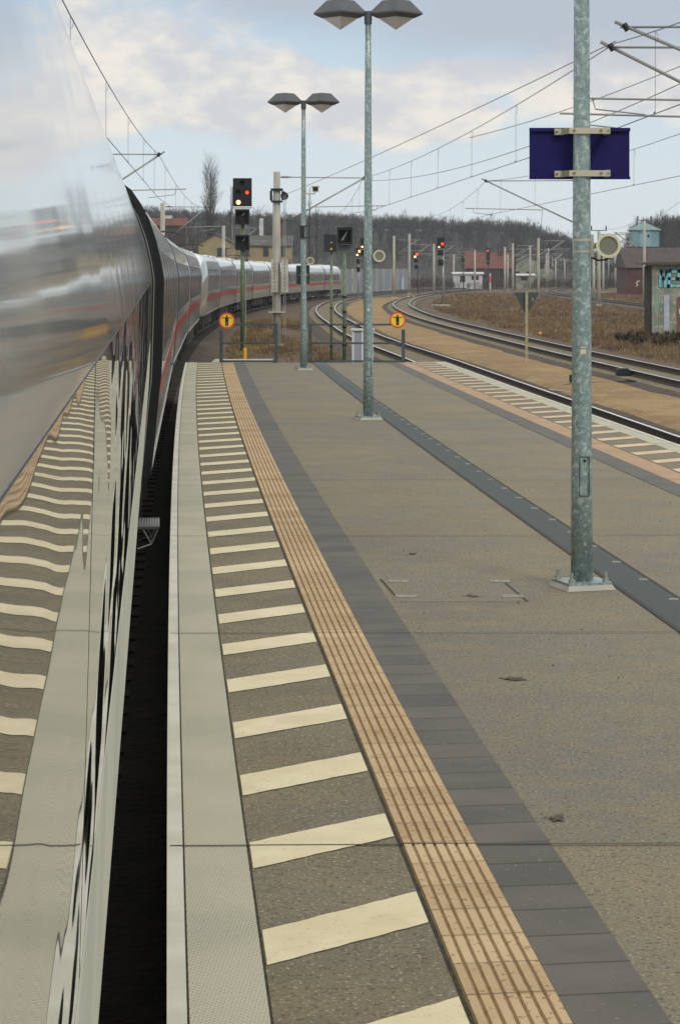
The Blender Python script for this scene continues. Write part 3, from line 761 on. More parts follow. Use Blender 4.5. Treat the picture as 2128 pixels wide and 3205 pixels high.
def pantograph(t, y, raised=False):
    b = MB()
    b.box(-.7, .7, y-.7, y+.7, 3.12, 3.2); b.tube([(-.5, y-.6, 3.2), (-.1, y+1.0, 3.45)], .04, 5); b.tube([(.5, y-.6, 3.2), (.1, y+1.0, 3.45)], .04, 5)
    b.tube([(0, y+1.0, 3.45), (0, y-.5, 3.55)], .035, 5); b.tube([(-.95, y-.5, 3.50), (-.7, y-.5, 3.58), (.7, y-.5, 3.58), (.95, y-.5, 3.50)], .035, 5)
    for dy in (-1.6, -1.2, 1.5, 1.9, 2.4):
        for x in (-.45, .45): b.tube([(x, y+dy, 3.1), (x, y+dy, 3.42)], [.07, .05], 7)
    b.tube([(-.45, y-1.6, 3.43), (-.45, y+2.4, 3.43)], .02, 5); b.tube([(.45, y-1.6, 3.43), (.45, y+2.4, 3.43)], .02, 5)
    linkmesh('pantograph', b, mat('roof_gear', (58, 50, 50), .6), t, loc=(0, 0, 0))
def place_car(t, y0, y1):
    cxx = lambda y: E(y)-.10-1.478
    t.location = (cxx(y0), y0, 0); t.rotation_euler = (0, 0, -math.atan2(cxx(y1)-cxx(y0), y1-y0))
spans = [(-4.2, 20.8, 'plain'), (20.8, 45.8, 'plain'), (45.8, 70.8, 'plain'), (70.8, 97.6, 'front'),
         (99.2, 125.6, 'rear')]+[(125.6+23.4*i, 125.6+23.4*(i+1), 'plain') for i in range(6)]+[(266.0, 290.5, 'front')]
labels = ['glossy white carriage filling the left edge of the picture, mirroring the striped platform',
 'second white carriage, seen edge-on just beyond the black rubber car end',
 'third white carriage with red stripe reaching past the platform end',
 'white end carriage with sloping nose closing the nearer train unit',
 'white end carriage with sloping nose opening the farther train unit',
 'white carriage second in the farther unit, in front of the yellow gabled house',
 'white carriage third in the farther unit, behind the near red-lit signal post',
 'white carriage fourth in the farther unit, behind the thick concrete mast',
 'white carriage fifth in the farther unit, just left of the far lamp post',
 'white carriage sixth in the farther unit, behind the far lamp post',
 'white carriage seventh in the farther unit, last but one before the grey barrier',
 'farthest white carriage, ending beside the grey noise barrier']
protos = {}
cars = []
for i, (a, c_, kd) in enumerate(spans):
    L_ = round(math.hypot(c_-a, E(c_)-E(a)), 2); key = (L_, kd)
    if kd == 'plain': key = (round(L_), kd)
    if key in protos: t = copy_tree(protos[key]); t['label'] = labels[i]
    else:
        t = carriage(L_, kd, labels[i], detailed=(i == 0))
        if i: protos[key] = t
    place_car(t, a, c_); cars.append(t)
# the near carriage stands on its own chord of the curve
cars[0].location = (-.060-1.478+.0815*4.2, -4.2, 0); cars[0].rotation_euler = (0, 0, math.atan(.0815))
pantograph(cars[4], 14); pantograph(cars[3], 8); pantograph(cars[7], 6); pantograph(cars[9], 12)
# the near carriage: black end frame, seams, handles, folding step
t = cars[0]; L_ = 25.05
for nm, y0, y1, d, mt in (('end_frame', L_-.70, L_-.60, .018, m_rubber), ('frame_trim', L_-.60, L_-.58, .024, m_steel), ('end_frame', L_-.14, L_+.02, .058, m_rubber)):
    fin(y0, y1, d, mt, nm, t)
# a door set in the side towards the far end and one beside the camera
sb_ = MB(); ys_ = 19.6+4.2
m_step = mat('step_steel', (96, 98, 100), .45, .6)
fs_ = linkmesh('folding_step', MB().box(1.36, 1.55, ys_-.32, ys_+.32, -.11, -.09), m_step, t, loc=(0, 0, 0))
for k in range(8): sb_.box(1.375+k*.023, 1.385+k*.023, ys_-.32, ys_+.32, -.09, -.078)
linkmesh('tread', sb_, m_steel, fs_, loc=(0, 0, 0))
q = MB()
q.tube([(1.48, ys_-.3, -.24), (1.48, ys_+.3, -.24)], .006, 5)
for dy in (-.3, .3):
    q.tube([(1.54, ys_+dy, -.1), (1.48, ys_+dy, -.24), (1.36, ys_+dy, -.28)], .008, 5); q.tube([(1.48, ys_+dy, -.24), (1.40, ys_+dy, -.1)], .008, 5)
linkmesh('bracket', q, m_steel, fs_, loc=(0, 0, 0))

# ------------------------------------------------------------------ lamp posts of the platform
random.seed(31)
def lamp_head(cx, s, parent):
    h = MB(); r_ = .385; z0 = 5.86; z1 = 6.04; tr_ = .20
    # square hood set cornerwise, truncated
    def sq(r, z): return [(cx+r*math.cos(a), r*math.sin(a), z) for a in [math.pi/2*i for i in range(4)]]
    vs = sq(r_, z0)+sq(tr_, z1)+sq(r_, z0-.022)+sq(r_*.70, z0-.075)
    h.add(vs, [(i, (i+1) % 4, 4+(i+1) % 4, 4+i) for i in range(4)]+[(4, 5, 6, 7)]+[(8+i, 8+(i+1) % 4, (i+1) % 4, i) for i in range(4)]+[(12+i, 12+(i+1) % 4, 8+(i+1) % 4, 8+i) for i in range(4)])
    o = linkmesh('lamp_hood', h, m_lampgrey, parent, loc=(0, 0, 0))
    d = MB(); r2 = r_*.66
    vs = sq(r2, z0-.074)+[(cx, 0, z0-.245)]
    d.add(vs, [((i+1) % 4, i, 4) for i in range(4)]+[(0, 1, 2, 3)])
    linkmesh('diffuser', d, m_clear, o, loc=(0, 0, 0))
def lamp_post(loc, label, rb=.0735, heads=True):
    t = thing('street_lamp', label, 'street lamp', loc, 'double-headed lamp posts along the platform')
    zs = [.03, .7, 1.5, 2.6, 3.9, 5.0, 5.82]
    linkmesh('pole', MB().tube([(0, 0, z) for z in zs], [rb-(rb-.040)*z/5.7*.93 for z in zs], 28), m_galv, t, loc=(0, 0, 0), smooth=True)
    b = MB(); a = R(17)
    b.box(-.155, .155, -.15, .15, .035, .052, rz=a, c=(0, 0)); linkmesh('base_plate', b, m_galv, t, loc=(0, 0, 0))
    b = MB(); w, w2 = .172, .155
    vs = [(-w, -w, .002), (w, -w, .002), (w, w, .002), (-w, w, .002), (-w2, -w2, .035), (w2, -w2, .035), (w2, w2, .035), (-w2, w2, .035)]
    k, q_ = math.cos(a), math.sin(a); vs = [(x*k-y*q_, x*q_+y*k, z) for x, y, z in vs]
    b.add(vs, [(0, 1, 5, 4), (1, 2, 6, 5), (2, 3, 7, 6), (3, 0, 4, 7), (4, 5, 6, 7)]); linkmesh('grout_pad', b, m_conc, t, loc=(0, 0, 0))
    for x, y in ((-1, -1), (1, -1), (1, 1), (-1, 1)):
        X, Y = .122*x, .118*y; X, Y = X*k-Y*q_, X*q_+Y*k
        b = MB(); b.tube([(X, Y, .05), (X, Y, .115)], .011, 8); b.tube([(X, Y, .052), (X, Y, .075)], .021, 6); linkmesh('anchor_bolt', b, m_steel, t, loc=(0, 0, 0))
    # clamp bands and a door
    rr = lambda z: rb-(rb-.040)*z/5.7*.93
    b = MB(); z0, z1 = .62, .88
    for z in (z0, z1): b.box(-.022, .046, -rr(z)-.001, -rr(z)+.008, z-.0025, z+.0025)
    for x in (-.022, .043): b.box(x, x+.003, -rr(.8)-.0008, -rr(.8)+.01, z0, z1)
    hd = linkmesh('hatch', b, m_dark, t, loc=(0, 0, 0))
    b = MB(); b.tube([(.012, -rr(.855)-.004, .855), (.012, -rr(.855)+.01, .855)], .010, 10); linkmesh('hatch_lock', b, m_dark, hd, loc=(0, 0, 0))
    b = MB(); b.tube([(.012, -rr(.3)-.012, .30), (.012, -rr(.3)+.01, .30)], .013, 10); b.tube([(.012, -rr(.3)-.02, .30), (.012, -rr(.3), .30)], .006, 8); linkmesh('earth_bolt', b, m_steel, t, loc=(0, 0, 0))
    b = MB(); b.box(-.014, .022, -rr(1.58)-.002, -rr(1.58)+.01, 1.565, 1.597); b.box(-.012, .02, -rr(1.6)-.002, -rr(1.6)+.01, 1.606, 1.613); linkmesh('sticker', b, m_cream, t, loc=(0, 0, 0))
    if heads:
        for s in (-1, 1): lamp_head(s*.40, s, t)
        b = MB(); b.tube([(0, 0, 5.70), (0, 0, 5.88)], .055, 16); b.tube([(-.08, 0, 5.86), (.08, 0, 5.86)], .03, 8); linkmesh('pole_cap', b, m_lampgrey, t, loc=(0, 0, 0), smooth=False)
    return t
def speaker(loc, label, r=.088, rz=0):
    t = thing('loudspeaker', label, 'loudspeaker', loc, 'round loudspeakers on the lamp posts')
    linkmesh('housing', MB().tube([(0, .17, 0), (0, .14, 0), (0, .02, 0), (0, 0, 0)], [r*.6, r*.86, r*.95, r], 30), m_spk, t, loc=(0, 0, 0), smooth=True)
    n = 30; b = MB(); vs = []
    for rr_, y in ((r*1.05, .012), (r*1.05, -.022), (r*.80, -.022), (r*.80, -.004)):
        vs += [(rr_*math.cos(6.2832*k/n), y, rr_*math.sin(6.2832*k/n)) for k in range(n)]
    b.add(vs, [(i*n+k, i*n+(k+1) % n, (i+1)*n+(k+1) % n, (i+1)*n+k) for i in range(3) for k in range(n)])
    linkmesh('rim', b, m_spk, t, loc=(0, 0, 0))
    linkmesh('grille', MB().disc((0, -.008, 0), r*.82, .008, 30), m_spkg, t, loc=(0, 0, 0))
    b = MB(); b.box(-r-.045, -r-.022, .01, .06, -.075, .075); b.box(-r-.03, -r+.03, .04, .08, -.02, .02)
    linkmesh('bracket', b, m_bracket, t, loc=(0, 0, 0))
    linkmesh('cable', MB().tube([(.02, .06, -r*.9), (-.02, .03, -r*1.2), (-.07, .03, -r*1.25), (-.11, .05, -r*1.05)], .006, 6), m_black, t, loc=(0, 0, 0))
    t.rotation_euler = (0, 0, rz); return t
def bands(z, x, y, rr_, parent=None):
    b = MB()
    for dz in (-.038, .038): b.tube([(x, y, z+dz-.006), (x, y, z+dz+.006)], rr_, 24)
    return b
L1, L2, L3 = (1.614, 14.94, 0), (.405, 32.2, 0), (-.795, 48.8, 0)
p1 = lamp_post(L1, 'nearest galvanised lamp post, carrying the blue sign, its lamps above the picture')
p2 = lamp_post(L2, 'middle galvanised lamp post with two faceted grey lamp heads, its heads highest in view')
p3 = lamp_post(L3, 'farthest galvanised lamp post with two faceted grey lamp heads, near the platform end')
speaker((L1[0]+.178, L1[1]-.02, ZP(768, 14.94)), 'round cream loudspeaker on the nearest lamp post', .078, R(-8))
speaker((L2[0]+.160, L2[1]-.02, ZP(800, 32.2)), 'round cream loudspeaker on the middle lamp post', .082)
speaker((L3[0]+.150, L3[1]-.02, ZP(815, 48.8)), 'round cream loudspeaker on the farthest lamp post, above the train', .078)
for pp, zc, r_ in ((L1, ZP(768, 14.94), .061),):
    linkmesh('speaker_band', bands(zc, 0, 0, r_+.0005), m_bracket, p1, loc=(0, 0, 0))
# blue station sign seen from the back
zt, zb_ = ZP(397, 14.94), ZP(557, 14.94)
sg = thing('station_sign', 'plain dark blue back of a station sign clamped to the nearest lamp post', 'sign', (1.62, 15.02, zb_))
xl, xr = XP(1661, 14.94)-1.62, XP(1976, 14.94)-1.62; hh = zt-zb_
linkmesh('panel', MB().box(xl, xr, .02, .034, 0, hh), m_blue, sg, loc=(0, 0, 0))
b = MB(); b.box(xl-.002, xr+.002, -.006, .0195, hh-.022, hh+.002); b.box(xl-.002, xr+.002, -.006, .0195, -.002, .016); linkmesh('edge_fold', b, m_blue, sg, loc=(0, 0, 0))
for zc in (ZP(409, 14.94)-zb_, ZP(542, 14.94)-zb_):
    b = MB(); x0_, x1_ = XP(1738, 14.94)-1.62, XP(1906, 14.94)-1.62
    b.box(x0_+.085, x1_-.005, -.155, -.142, zc-.021, zc+.019); b.box(x0_, x0_+.06, -.028, -.0065, zc-.021, zc+.021)
    b.add([(x0_+.045, -.03, zc-.021), (x0_+.085, -.155, zc-.021), (x0_+.085, -.155, zc+.019), (x0_+.045, -.03, zc+.021)], [(0, 1, 2, 3), (3, 2, 1, 0)])
    b.box(x1_-.03, x1_, -.15, -.0065, zc-.021, zc+.021)
    cl = linkmesh('clamp', b, m_bracket, sg, loc=(0, 0, 0))
    for xx in (x0_+.118, x1_-.062, x1_-.014, x0_+.014):
        yv = -.155 if xx not in (x0_+.014,) else -.03
        linkmesh('bolt', MB().disc((xx, yv-.003, zc), .0085 if abs(xx-x1_+.014) > .001 else .006, .012, 10), mat('bolt_head', (120, 112, 92), .5, .4), cl, loc=(0, 0, 0))
# things on the farthest post
t = thing('notice_board', 'dark green rounded board behind the farthest lamp post, in front of the train', 'board', (L3[0], L3[1]+.08, 0))
linkmesh('panel', MB().box(XP(927, 48.9)-L3[0], XP(969, 48.9)-L3[0], 0, .03, ZP(888, 48.9), ZP(830, 48.9)), mat('board_green', (44, 60, 54), .6), t, loc=(0, 0, 0))
linkmesh('bracket', MB().box(-.09, .09, -.03, 0, ZP(862, 48.9), ZP(856, 48.9)), m_steel, t, loc=(0, 0, 0))
t = thing('equipment_box', 'small black open box clamped high on the farthest lamp post', 'box', (L3[0], L3[1], ZP(748, 48.8)))
b = MB(); b.box(-.075, .02, -.10, .06, .02, .30); linkmesh('case', b, m_dark, t, loc=(0, 0, 0))
b = MB(); b.box(.02, .12, -.09, -.075, .28, .30); b.box(.02, .12, -.09, -.075, .02, .04); b.box(.11, .125, -.09, .03, .0, .33); linkmesh('bracket', b, m_dark, t, loc=(0, 0, 0))
t = thing('surveillance_camera', 'small grey camera on an arm at the farthest lamp post, facing right', 'camera', (L3[0], L3[1], ZP(605, 48.8)))
b = MB(); b.box(.19, .33, -.06, .16, .05, .15); b.box(.17, .35, -.09, .18, .15, .165); linkmesh('housing', b, m_bracket, t, loc=(0, 0, 0))
linkmesh('lens', MB().box(.21, .31, -.068, -.061, .06, .14), m_black, t, loc=(0, 0, 0))
b = MB(); b.tube([(.03, 0, 0), (.24, 0, .0), (.26, 0, .05)], .014, 6); b.box(-.06, .05, -.05, .05, -.02, .0); b.box(-.06, .05, -.05, .05, .10, .12); linkmesh('arm', b, m_bracket, t, loc=(0, 0, 0))

# ------------------------------------------------------------------ fence gates at the platform end and their round signs
YF = PE-.12
def fence(pxs, tops, label):
    x0, x1 = XP(pxs[0], YF), XP(pxs[1], YF); t = thing('fence', label, 'fence', (x0, YF, 0))
    w = x1-x0
    for z in (.90, .46, .035): linkmesh('rail', MB().box(.03, w-.03, -.022, .022, z-.022, z+.022), m_fence, t, loc=(0, 0, 0))
    for x, zt_ in ((0, tops[0]), (w, tops[1])): linkmesh('post', MB().box(x-.04, x+.04, -.04, .04, .0, zt_), m_fence, t, loc=(0, 0, 0))
    return t
fence((692, 864), (.75, .93), 'left half of the low steel fence at the platform end, before the signal post')
fence((971, 1262), (.93, .78), 'right half of the low steel fence at the platform end, before the white cabinet')
def nosign(px, py, label):
    x = XP(px, YF-.07); z = ZP(py, YF-.07); t = thing('warning_sign', label, 'sign', (x, YF-.07, z), 'round no-entry signs on the fence')
    r_ = .192
    linkmesh('disc', MB().disc((0, 0, 0), r_, .012, 40), m_signr, t, loc=(0, 0, 0)); linkmesh('yellow_face', MB().disc((0, -.008, 0), r_*.80, .006, 40), m_signy, t, loc=(0, 0, 0))
    b = MB(); y0, y1 = -.016, -.0115
    b.disc((0, -.0135, .105), .023, .005, 16)
    b.box(-.115, .115, y0, y1, .058, .078); b.box(-.036, .036, y0-.001, y1-.001, -.03, .079); b.box(-.034, -.004, y0, y1, -.125, -.03); b.box(.004, .034, y0, y1, -.125, -.03)
    linkmesh('pictogram', b, m_black, t, loc=(0, 0, 0)); linkmesh('bracket', MB().box(-.05, .05, .006, .04, -.06, -.02), m_fence, t, loc=(0, 0, 0)); return t
nosign(710, 1003, 'round yellow sign with red rim and black figure, on the left fence')
nosign(1244, 1001, 'round yellow sign with red rim and black figure, on the right fence')

# ------------------------------------------------------------------ signals
def hood(b, x, y, z, r_):   # curved lamp shade
    n = 10
    for k in range(n):
        a0, a1 = R(20+140*k/n), R(20+140*(k+1)/n)
        b.quad((x+r_*math.cos(a0), y, z+r_*math.sin(a0)), (x+r_*math.cos(a1), y, z+r_*math.sin(a1)), (x+r_*math.cos(a1), y-.16, z+r_*math.sin(a1)), (x+r_*math.cos(a0), y-.16, z+r_*math.sin(a0)))
def signal(X, Y, zb, z_head, label, lamps, aux=2, hw=.36, hh=1.08, post=m_green, ladder=True, group='light signals', dxh=0):
    t = thing('light_signal', label, 'light signal', (X, Y, zb), group); H = z_head-zb
    linkmesh('post', MB().tube([(0, 0, 0), (0, 0, H-.1)], .075, 12), post, t, loc=(0, 0, 0), smooth=True)
    b = MB(); b.box(-.2, .2, -.2, .2, -.02, .03); b.add([(-.1, -.1, .03), (.1, -.1, .03), (.1, .1, .03), (-.1, .1, .03), (0, 0, .35)], [(0, 1, 4), (1, 2, 4), (2, 3, 4), (3, 0, 4)]); linkmesh('foot', b, post, t, loc=(0, 0, 0))
    b = MB(); b.box(dxh-hw, dxh+hw, -.13, -.09, H, H+hh); b.box(dxh-hw+.06, dxh+hw-.06, -.09, .14, H+.05, H+hh-.05)
    bd = linkmesh('main_board', b, m_black, t, loc=(0, 0, 0))
    for (lx, lz, mm, rr_) in lamps:
        hb_ = MB(); hood(hb_, dxh+lx*hw, -.13, H+lz*hh, .11); linkmesh('lamp_shade', hb_, m_black, bd, loc=(0, 0, 0))
        if mm: linkmesh('lamp', MB().disc((dxh+lx*hw, -.14, H+lz*hh), rr_, .02, 18), mm, bd, loc=(0, 0, 0))
    z = H-.06
    b = MB(); b.box(dxh-hw, dxh+hw, -.1, -.05, z-.02, z+.03); linkmesh('crossbar', b, m_steel, t, loc=(0, 0, 0))
    z -= .03
    for k in range(aux):
        b = MB(); w = hw*.74; b.box(dxh-w, dxh+w, -.10, .12, z-.60, z-.02); 
        ab = linkmesh('indicator_box', b, m_black, t, loc=(0, 0, 0))
        b = MB(); w2 = w*.84
        for (a0, a1, z0_, z1_) in ((-w, -w2, z-.60, z-.02), (w2, w, z-.60, z-.02), (-w2, w2, z-.09, z-.02), (-w2, w2, z-.60, z-.55)): b.box(dxh+a0, dxh+a1, -.32, -.10, z0_, z1_)
        linkmesh('visor', b, m_black, ab, loc=(0, 0, 0))
        b = MB(); b.add([(dxh-.03, -.115, z-.26), (dxh+.09, -.115, z-.15), (dxh+.12, -.115, z-.12), (dxh+.06, -.115, z-.24)], [(0, 1, 2, 3)]); linkmesh('indicator_mark', b, m_whitew, ab, loc=(0, 0, 0))
        z -= .98 if k == 0 else .62
        b = MB()
    if ladder:
        b = MB(); 
        b.tube([(dxh-hw-.03, .12, H-2.6), (dxh-hw-.03, .12, H+hh*.7)], .018, 5); b.tube([(dxh-hw+.20, .12, 0), (dxh-hw+.20, .12, H-2)], .0001, 3)
        b.tube([(.075, -.02, .2), (.12, -.02, 1.0), (.12, -.02, H-2.6)], .02, 6)
        linkmesh('conduit', b, m_steel if aux else post, t, loc=(0, 0, 0))
    return t
Y1 = 85.5
RL = (.50, .49, m_redl, .062); WL = (-.42, .145, m_whl, .085)
signal(XP(759, Y1), Y1, -1.0, ZP(645, Y1), 'tall green-posted signal showing red above white, left of the thick concrete mast', [RL, WL, (-.42, .49, None, 0), (0, .82, None, 0)])
solo('concrete_slab', MB().box(XP(667, 78), XP(850, 78), 77, 79.5, -1.05, -.93), m_conc, 'low pale concrete slab at the foot of the near signal', 'slab')
Y4 = 219
signal(XP(1387, Y4), Y4, -1.0, ZP(777, Y4), 'distant signal showing red and white, on a grey post in the brown field', [(.45, .42, m_redl, .12), (-.45, .14, m_whl, .085)], post=m_steel, dxh=-.25)
signal(XP(1308, 345), 345, -1.0, ZP(806, 345), 'distant signal showing red and white, right of the grey barrier', [(.4, .5, m_redl, .2), (-.4, .16, m_whl, .16)], post=m_dark, dxh=-.3, hh=1.1, hw=.38)
signal(XP(1122, 270), 270, -1.0, ZP(806, 270), 'distant signal showing two lamps, left of the middle lamp post', [(.3, .66, m_orl, .15), (-.45, .3, m_whl, .13)], post=m_steel, hh=1.2, hw=.33)
signal(XP(1139, 225), 225, -1.0, ZP(778, 225), 'dark signal half hidden behind the middle lamp post, white lamp lit', [(-.5, .2, m_whl, .1)], aux=1, post=m_dark)
signal(XP(1527, 400), 400, -1.0, ZP(815, 400), 'distant slim signal with one red lamp above a red-and-white post', [(-.1, .78, m_redl, .14)], aux=1, post=m_dark, hw=.36, hh=2.3)
signal(XP(1450, 420), 420, -1.0, ZP(820, 420), 'unlit dark distant signal left of the red brick house', [(0, .7, None, 0)], aux=0, post=m_dark, hw=.25, hh=1.5)
mp = thing('marker_post', 'red and white banded marker post under the distant slim signal', 'post', (XP(1534, 390), 390, -1.05))
for k in range(5):
    linkmesh('band', MB().tube([(0, 0, .5+k*.55), (0, 0, 1.05+k*.55)], .13, 8), (m_signr if k in (2, 3) else m_whitew), mp, loc=(0, 0, 0))
linkmesh('stake', MB().tube([(0, 0, 0), (0, 0, .5)], .08, 8), m_conc, mp, loc=(0, 0, 0))
# two indicators on green posts beyond the fence
Y2 = 76.0
t = thing('signal_indicator', 'flat black board with small yellow triangle on a thin green post', 'signal', (XP(1037, Y2), Y2, -1.0))
linkmesh('post', MB().tube([(0, 0, 0), (0, 0, ZP(785, Y2)+1)], .045, 10), m_green, t, loc=(0, 0, 0), smooth=True)
b = MB(); bx0, bx1 = XP(1014, Y2)-XP(1037, Y2), XP(1053, Y2)-XP(1037, Y2); b.box(bx0, bx1, -.12, .06, ZP(787, Y2)+1, ZP(733, Y2)+1)
bd = linkmesh('board', b, mat('board_black', (36, 40, 44), .5), t, loc=(0, 0, 0))
b = MB(); zc = ZP(778, Y2)+1; b.add([(-.05, -.124, zc-.03), (.04, -.124, zc-.03), (-.005, -.124, zc+.05)], [(0, 1, 2)]); linkmesh('triangle_mark', b, m_signy, bd, loc=(0, 0, 0))
b = MB(); zc = ZP(758, Y2)+1; b.add([(-.02, -.124, zc-.02), (.02, -.124, zc-.02), (.03, -.124, zc+.02), (-.03, -.124, zc+.02)], [(0, 1, 2, 3)]); linkmesh('white_mark', b, m_whitew, bd, loc=(0, 0, 0))
for zz in (.6, 1.3, 1.9): linkmesh('clamp', MB().tube([(0, 0, zz), (0, 0, zz+.06)], .06, 8), m_dark, t, loc=(0, 0, 0))
b = MB(); b.box(-.13, .13, -.13, .13, -.02, .03); linkmesh('foot', b, m_green, t, loc=(0, 0, 0))
Y2b = 74.0; X2 = XP(1078, Y2b)
t = thing('signal_indicator', 'black framed indicator with pale slanted bar on a thicker green post', 'signal', (X2, Y2b, -1.0))
linkmesh('post', MB().tube([(0, 0, 0), (0, 0, ZP(785, Y2b)+1)], .062, 10), m_green, t, loc=(0, 0, 0), smooth=True)
x0, x1, z0, z1 = XP(1055, Y2b)-X2, XP(1103, Y2b)-X2, ZP(763, Y2b)+1, ZP(710, Y2b)+1
b = MB(); b.box(x0, x1, -.02, .15, z0, z1)
for q in ((x0, x0+.06, z0, z1), (x1-.06, x1, z0, z1), (x0+.06, x1-.06, z1-.09, z1), (x0+.06, x1-.06, z0, z0+.06)): b.box(q[0], q[1], -.30, -.02, q[2], q[3])
bd = linkmesh('indicator_box', b, m_black, t, loc=(0, 0, 0))
b = MB(); b.add([(-.10, -.024, z0+.13), (-.06, -.024, z0+.12), (.12, -.024, z1-.14), (.08, -.024, z1-.10), ], [(0, 1, 2, 3)]); linkmesh('white_bar', b, m_whitew, bd, loc=(0, 0, 0))
linkmesh('name_plate', MB().box(x0, x1-.03, -.05, .0, z0-.25, z0-.02), mat('plate_grey', (96, 98, 98), .6), t, loc=(0, 0, 0))
for zz in (.7, 1.3, 1.8, 2.3): linkmesh('clamp', MB().tube([(0, 0, zz), (0, 0, zz+.07)], .08, 8), m_dark, t, loc=(0, 0, 0))
b = MB(); b.box(-.16, .16, -.16, .16, -.02, .04); linkmesh('foot', b, m_green, t, loc=(0, 0, 0))
# white cabinet and small parts near it
Yc = 63.0; xc = XP(1135, Yc)
t = thing('electrical_cabinet', 'white steel cabinet beyond the fence, half hidden by the middle lamp post', 'cabinet', (xc, Yc, -1.05))
w = XP(1168, Yc)-XP(1101, Yc); hc = ZP(1034, Yc)+1.05
linkmesh('case', MB().box(-w/2, w/2, 0, .35, 0, hc), m_cabg, t, loc=(0, 0, 0))
b = MB()
for x in (-w/2, -.04, w/2-.06): b.box(x, x+.06, -.02, 0, .02, hc)
linkmesh('frame', b, m_cab, t, loc=(0, 0, 0)); b = MB(); b.box(-w/2-.03, w/2+.03, -.06, .38, hc, hc+.05); linkmesh('lid', b, m_cab, t, loc=(0, 0, 0))
linkmesh('plinth', MB().box(-w/2-.3, w/2+.05, -.05, .4, -.02, .10), m_conc, t, loc=(0, 0, 0))
random.seed(5)
b = MB()
for k in range(3): b.box(XP(800+k*22, 74), XP(818+k*26, 74), 73+k*.6, 73.5+k*.6, -1.05, -.93, rz=.3*k)
solo('rubble', b, m_conc, 'broken pale concrete pieces lying beside the thick mast', 'rubble')
solo('cable', MB().tube([(XP(520, 66), 66, -1.0), (XP(610, 66), 66, -.86), (XP(650, 64), 63, -.93), (XP(690, 60), 60, -.98)], .02, 6), m_black, 'black cable looping over the ground left of the fence', 'cable')
solo('hydrant_marker', MB().tube([(XP(766, 80), 80, -1.02), (XP(766, 80), 80, -.55)], .07, 8), mat('marker_yellow', (226, 170, 40), .6), 'short yellow marker stake behind the near signal post', 'marker')

# ------------------------------------------------------------------ catenary masts and wires
GM = 'concrete catenary masts'
def mast(X, Y, top, label, rb=.17, zb=-1.05, cant=None, mt=m_mast, name='catenary_mast', group=GM, collar=False, horns=False):
    t = thing(name, label, 'mast', (X, Y, zb), group); H = top-zb
    linkmesh('pole', MB().tube([(0, 0, 0), (0, 0, H*.5), (0, 0, H)], [rb, rb*.9, rb*.8], 16), mt, t, loc=(0, 0, 0), smooth=True)
    linkmesh('footing', MB().box(-rb*1.6, rb*1.6, -rb*1.6, rb*1.6, -.02, .12), m_conc, t, loc=(0, 0, 0))
    if horns:
        b = MB(); b.box(-.75, .75, -.04, .04, H+.02, H+.09)
        for x in (-.72, .72): b.tube([(x, 0, H+.08), (x, 0, H+.5)], .06, 6)
        linkmesh('crossarm', b, m_dark, t, loc=(0, 0, 0))
    if cant: cantilever(t, (X, Y, zb), *cant)
    return t
def cantilever(t, base, sx_, sy_, sz_, zc=4.74, ra=.028, low=None):
    # support point (sx,sy,sz) carries the messenger; contact wire at zc
    bx, by, bz = base; d = 1 if sx_ > bx else -1; m0 = bx+d*.17
    def lp(p): return (p[0]-bx, p[1]-by, p[2]-bz)
    c = linkmesh('cantilever', MB().tube([lp((m0+d*.45, by, sz_+.02)), lp((sx_+d*.1, sy_, sz_))], ra*.8, 8).tube([lp((m0+d*.35, by, sz_-1.85)), lp((sx_+d*.2, sy_, sz_+.1))], ra*1.15, 8), m_tube, t, loc=(0, 0, 0), smooth=True)
    for z in (sz_+.02, sz_-2.0+.0):
        b = MB(); zz = z+(.15 if z < sz_ else 0)
        for k in range(6):
            q = .02+k*.055; b.tube([lp((m0+d*q, by, zz)), lp((m0+d*(q+.018), by, zz))], .055, 8)
        b.tube([lp((m0, by, zz)), lp((m0+d*.45, by, zz+(0 if z > sz_-1 else .02)))], .028, 6)
        linkmesh('insulator', b, m_ins, c, loc=(0, 0, 0))
    xs = m0+(sx_-m0)*.45; zr = zc+.30
    b = MB(); b.tube([lp((xs-d*.2, by, zr-.05)), lp((sx_+d*.95, sy_, zr+.02))], ra*.8, 6)
    b.tube([lp((sx_+d*.6, sy_, zr)), lp((sx_+d*.55, sy_, zr-.18)), lp((sx_-d*.35, sy_, zc+.02))], ra*.5, 5)
    linkmesh('registration_arm', b, m_tube, c, loc=(0, 0, 0))
    b = MB(); b.tube([lp((sx_-d*.04, sy_, sz_-.06)), lp((sx_+d*.04, sy_, sz_+.06))], .06, 6); linkmesh('wire_clamp', b, m_dark, c, loc=(0, 0, 0))
GW = 'overhead line spans'
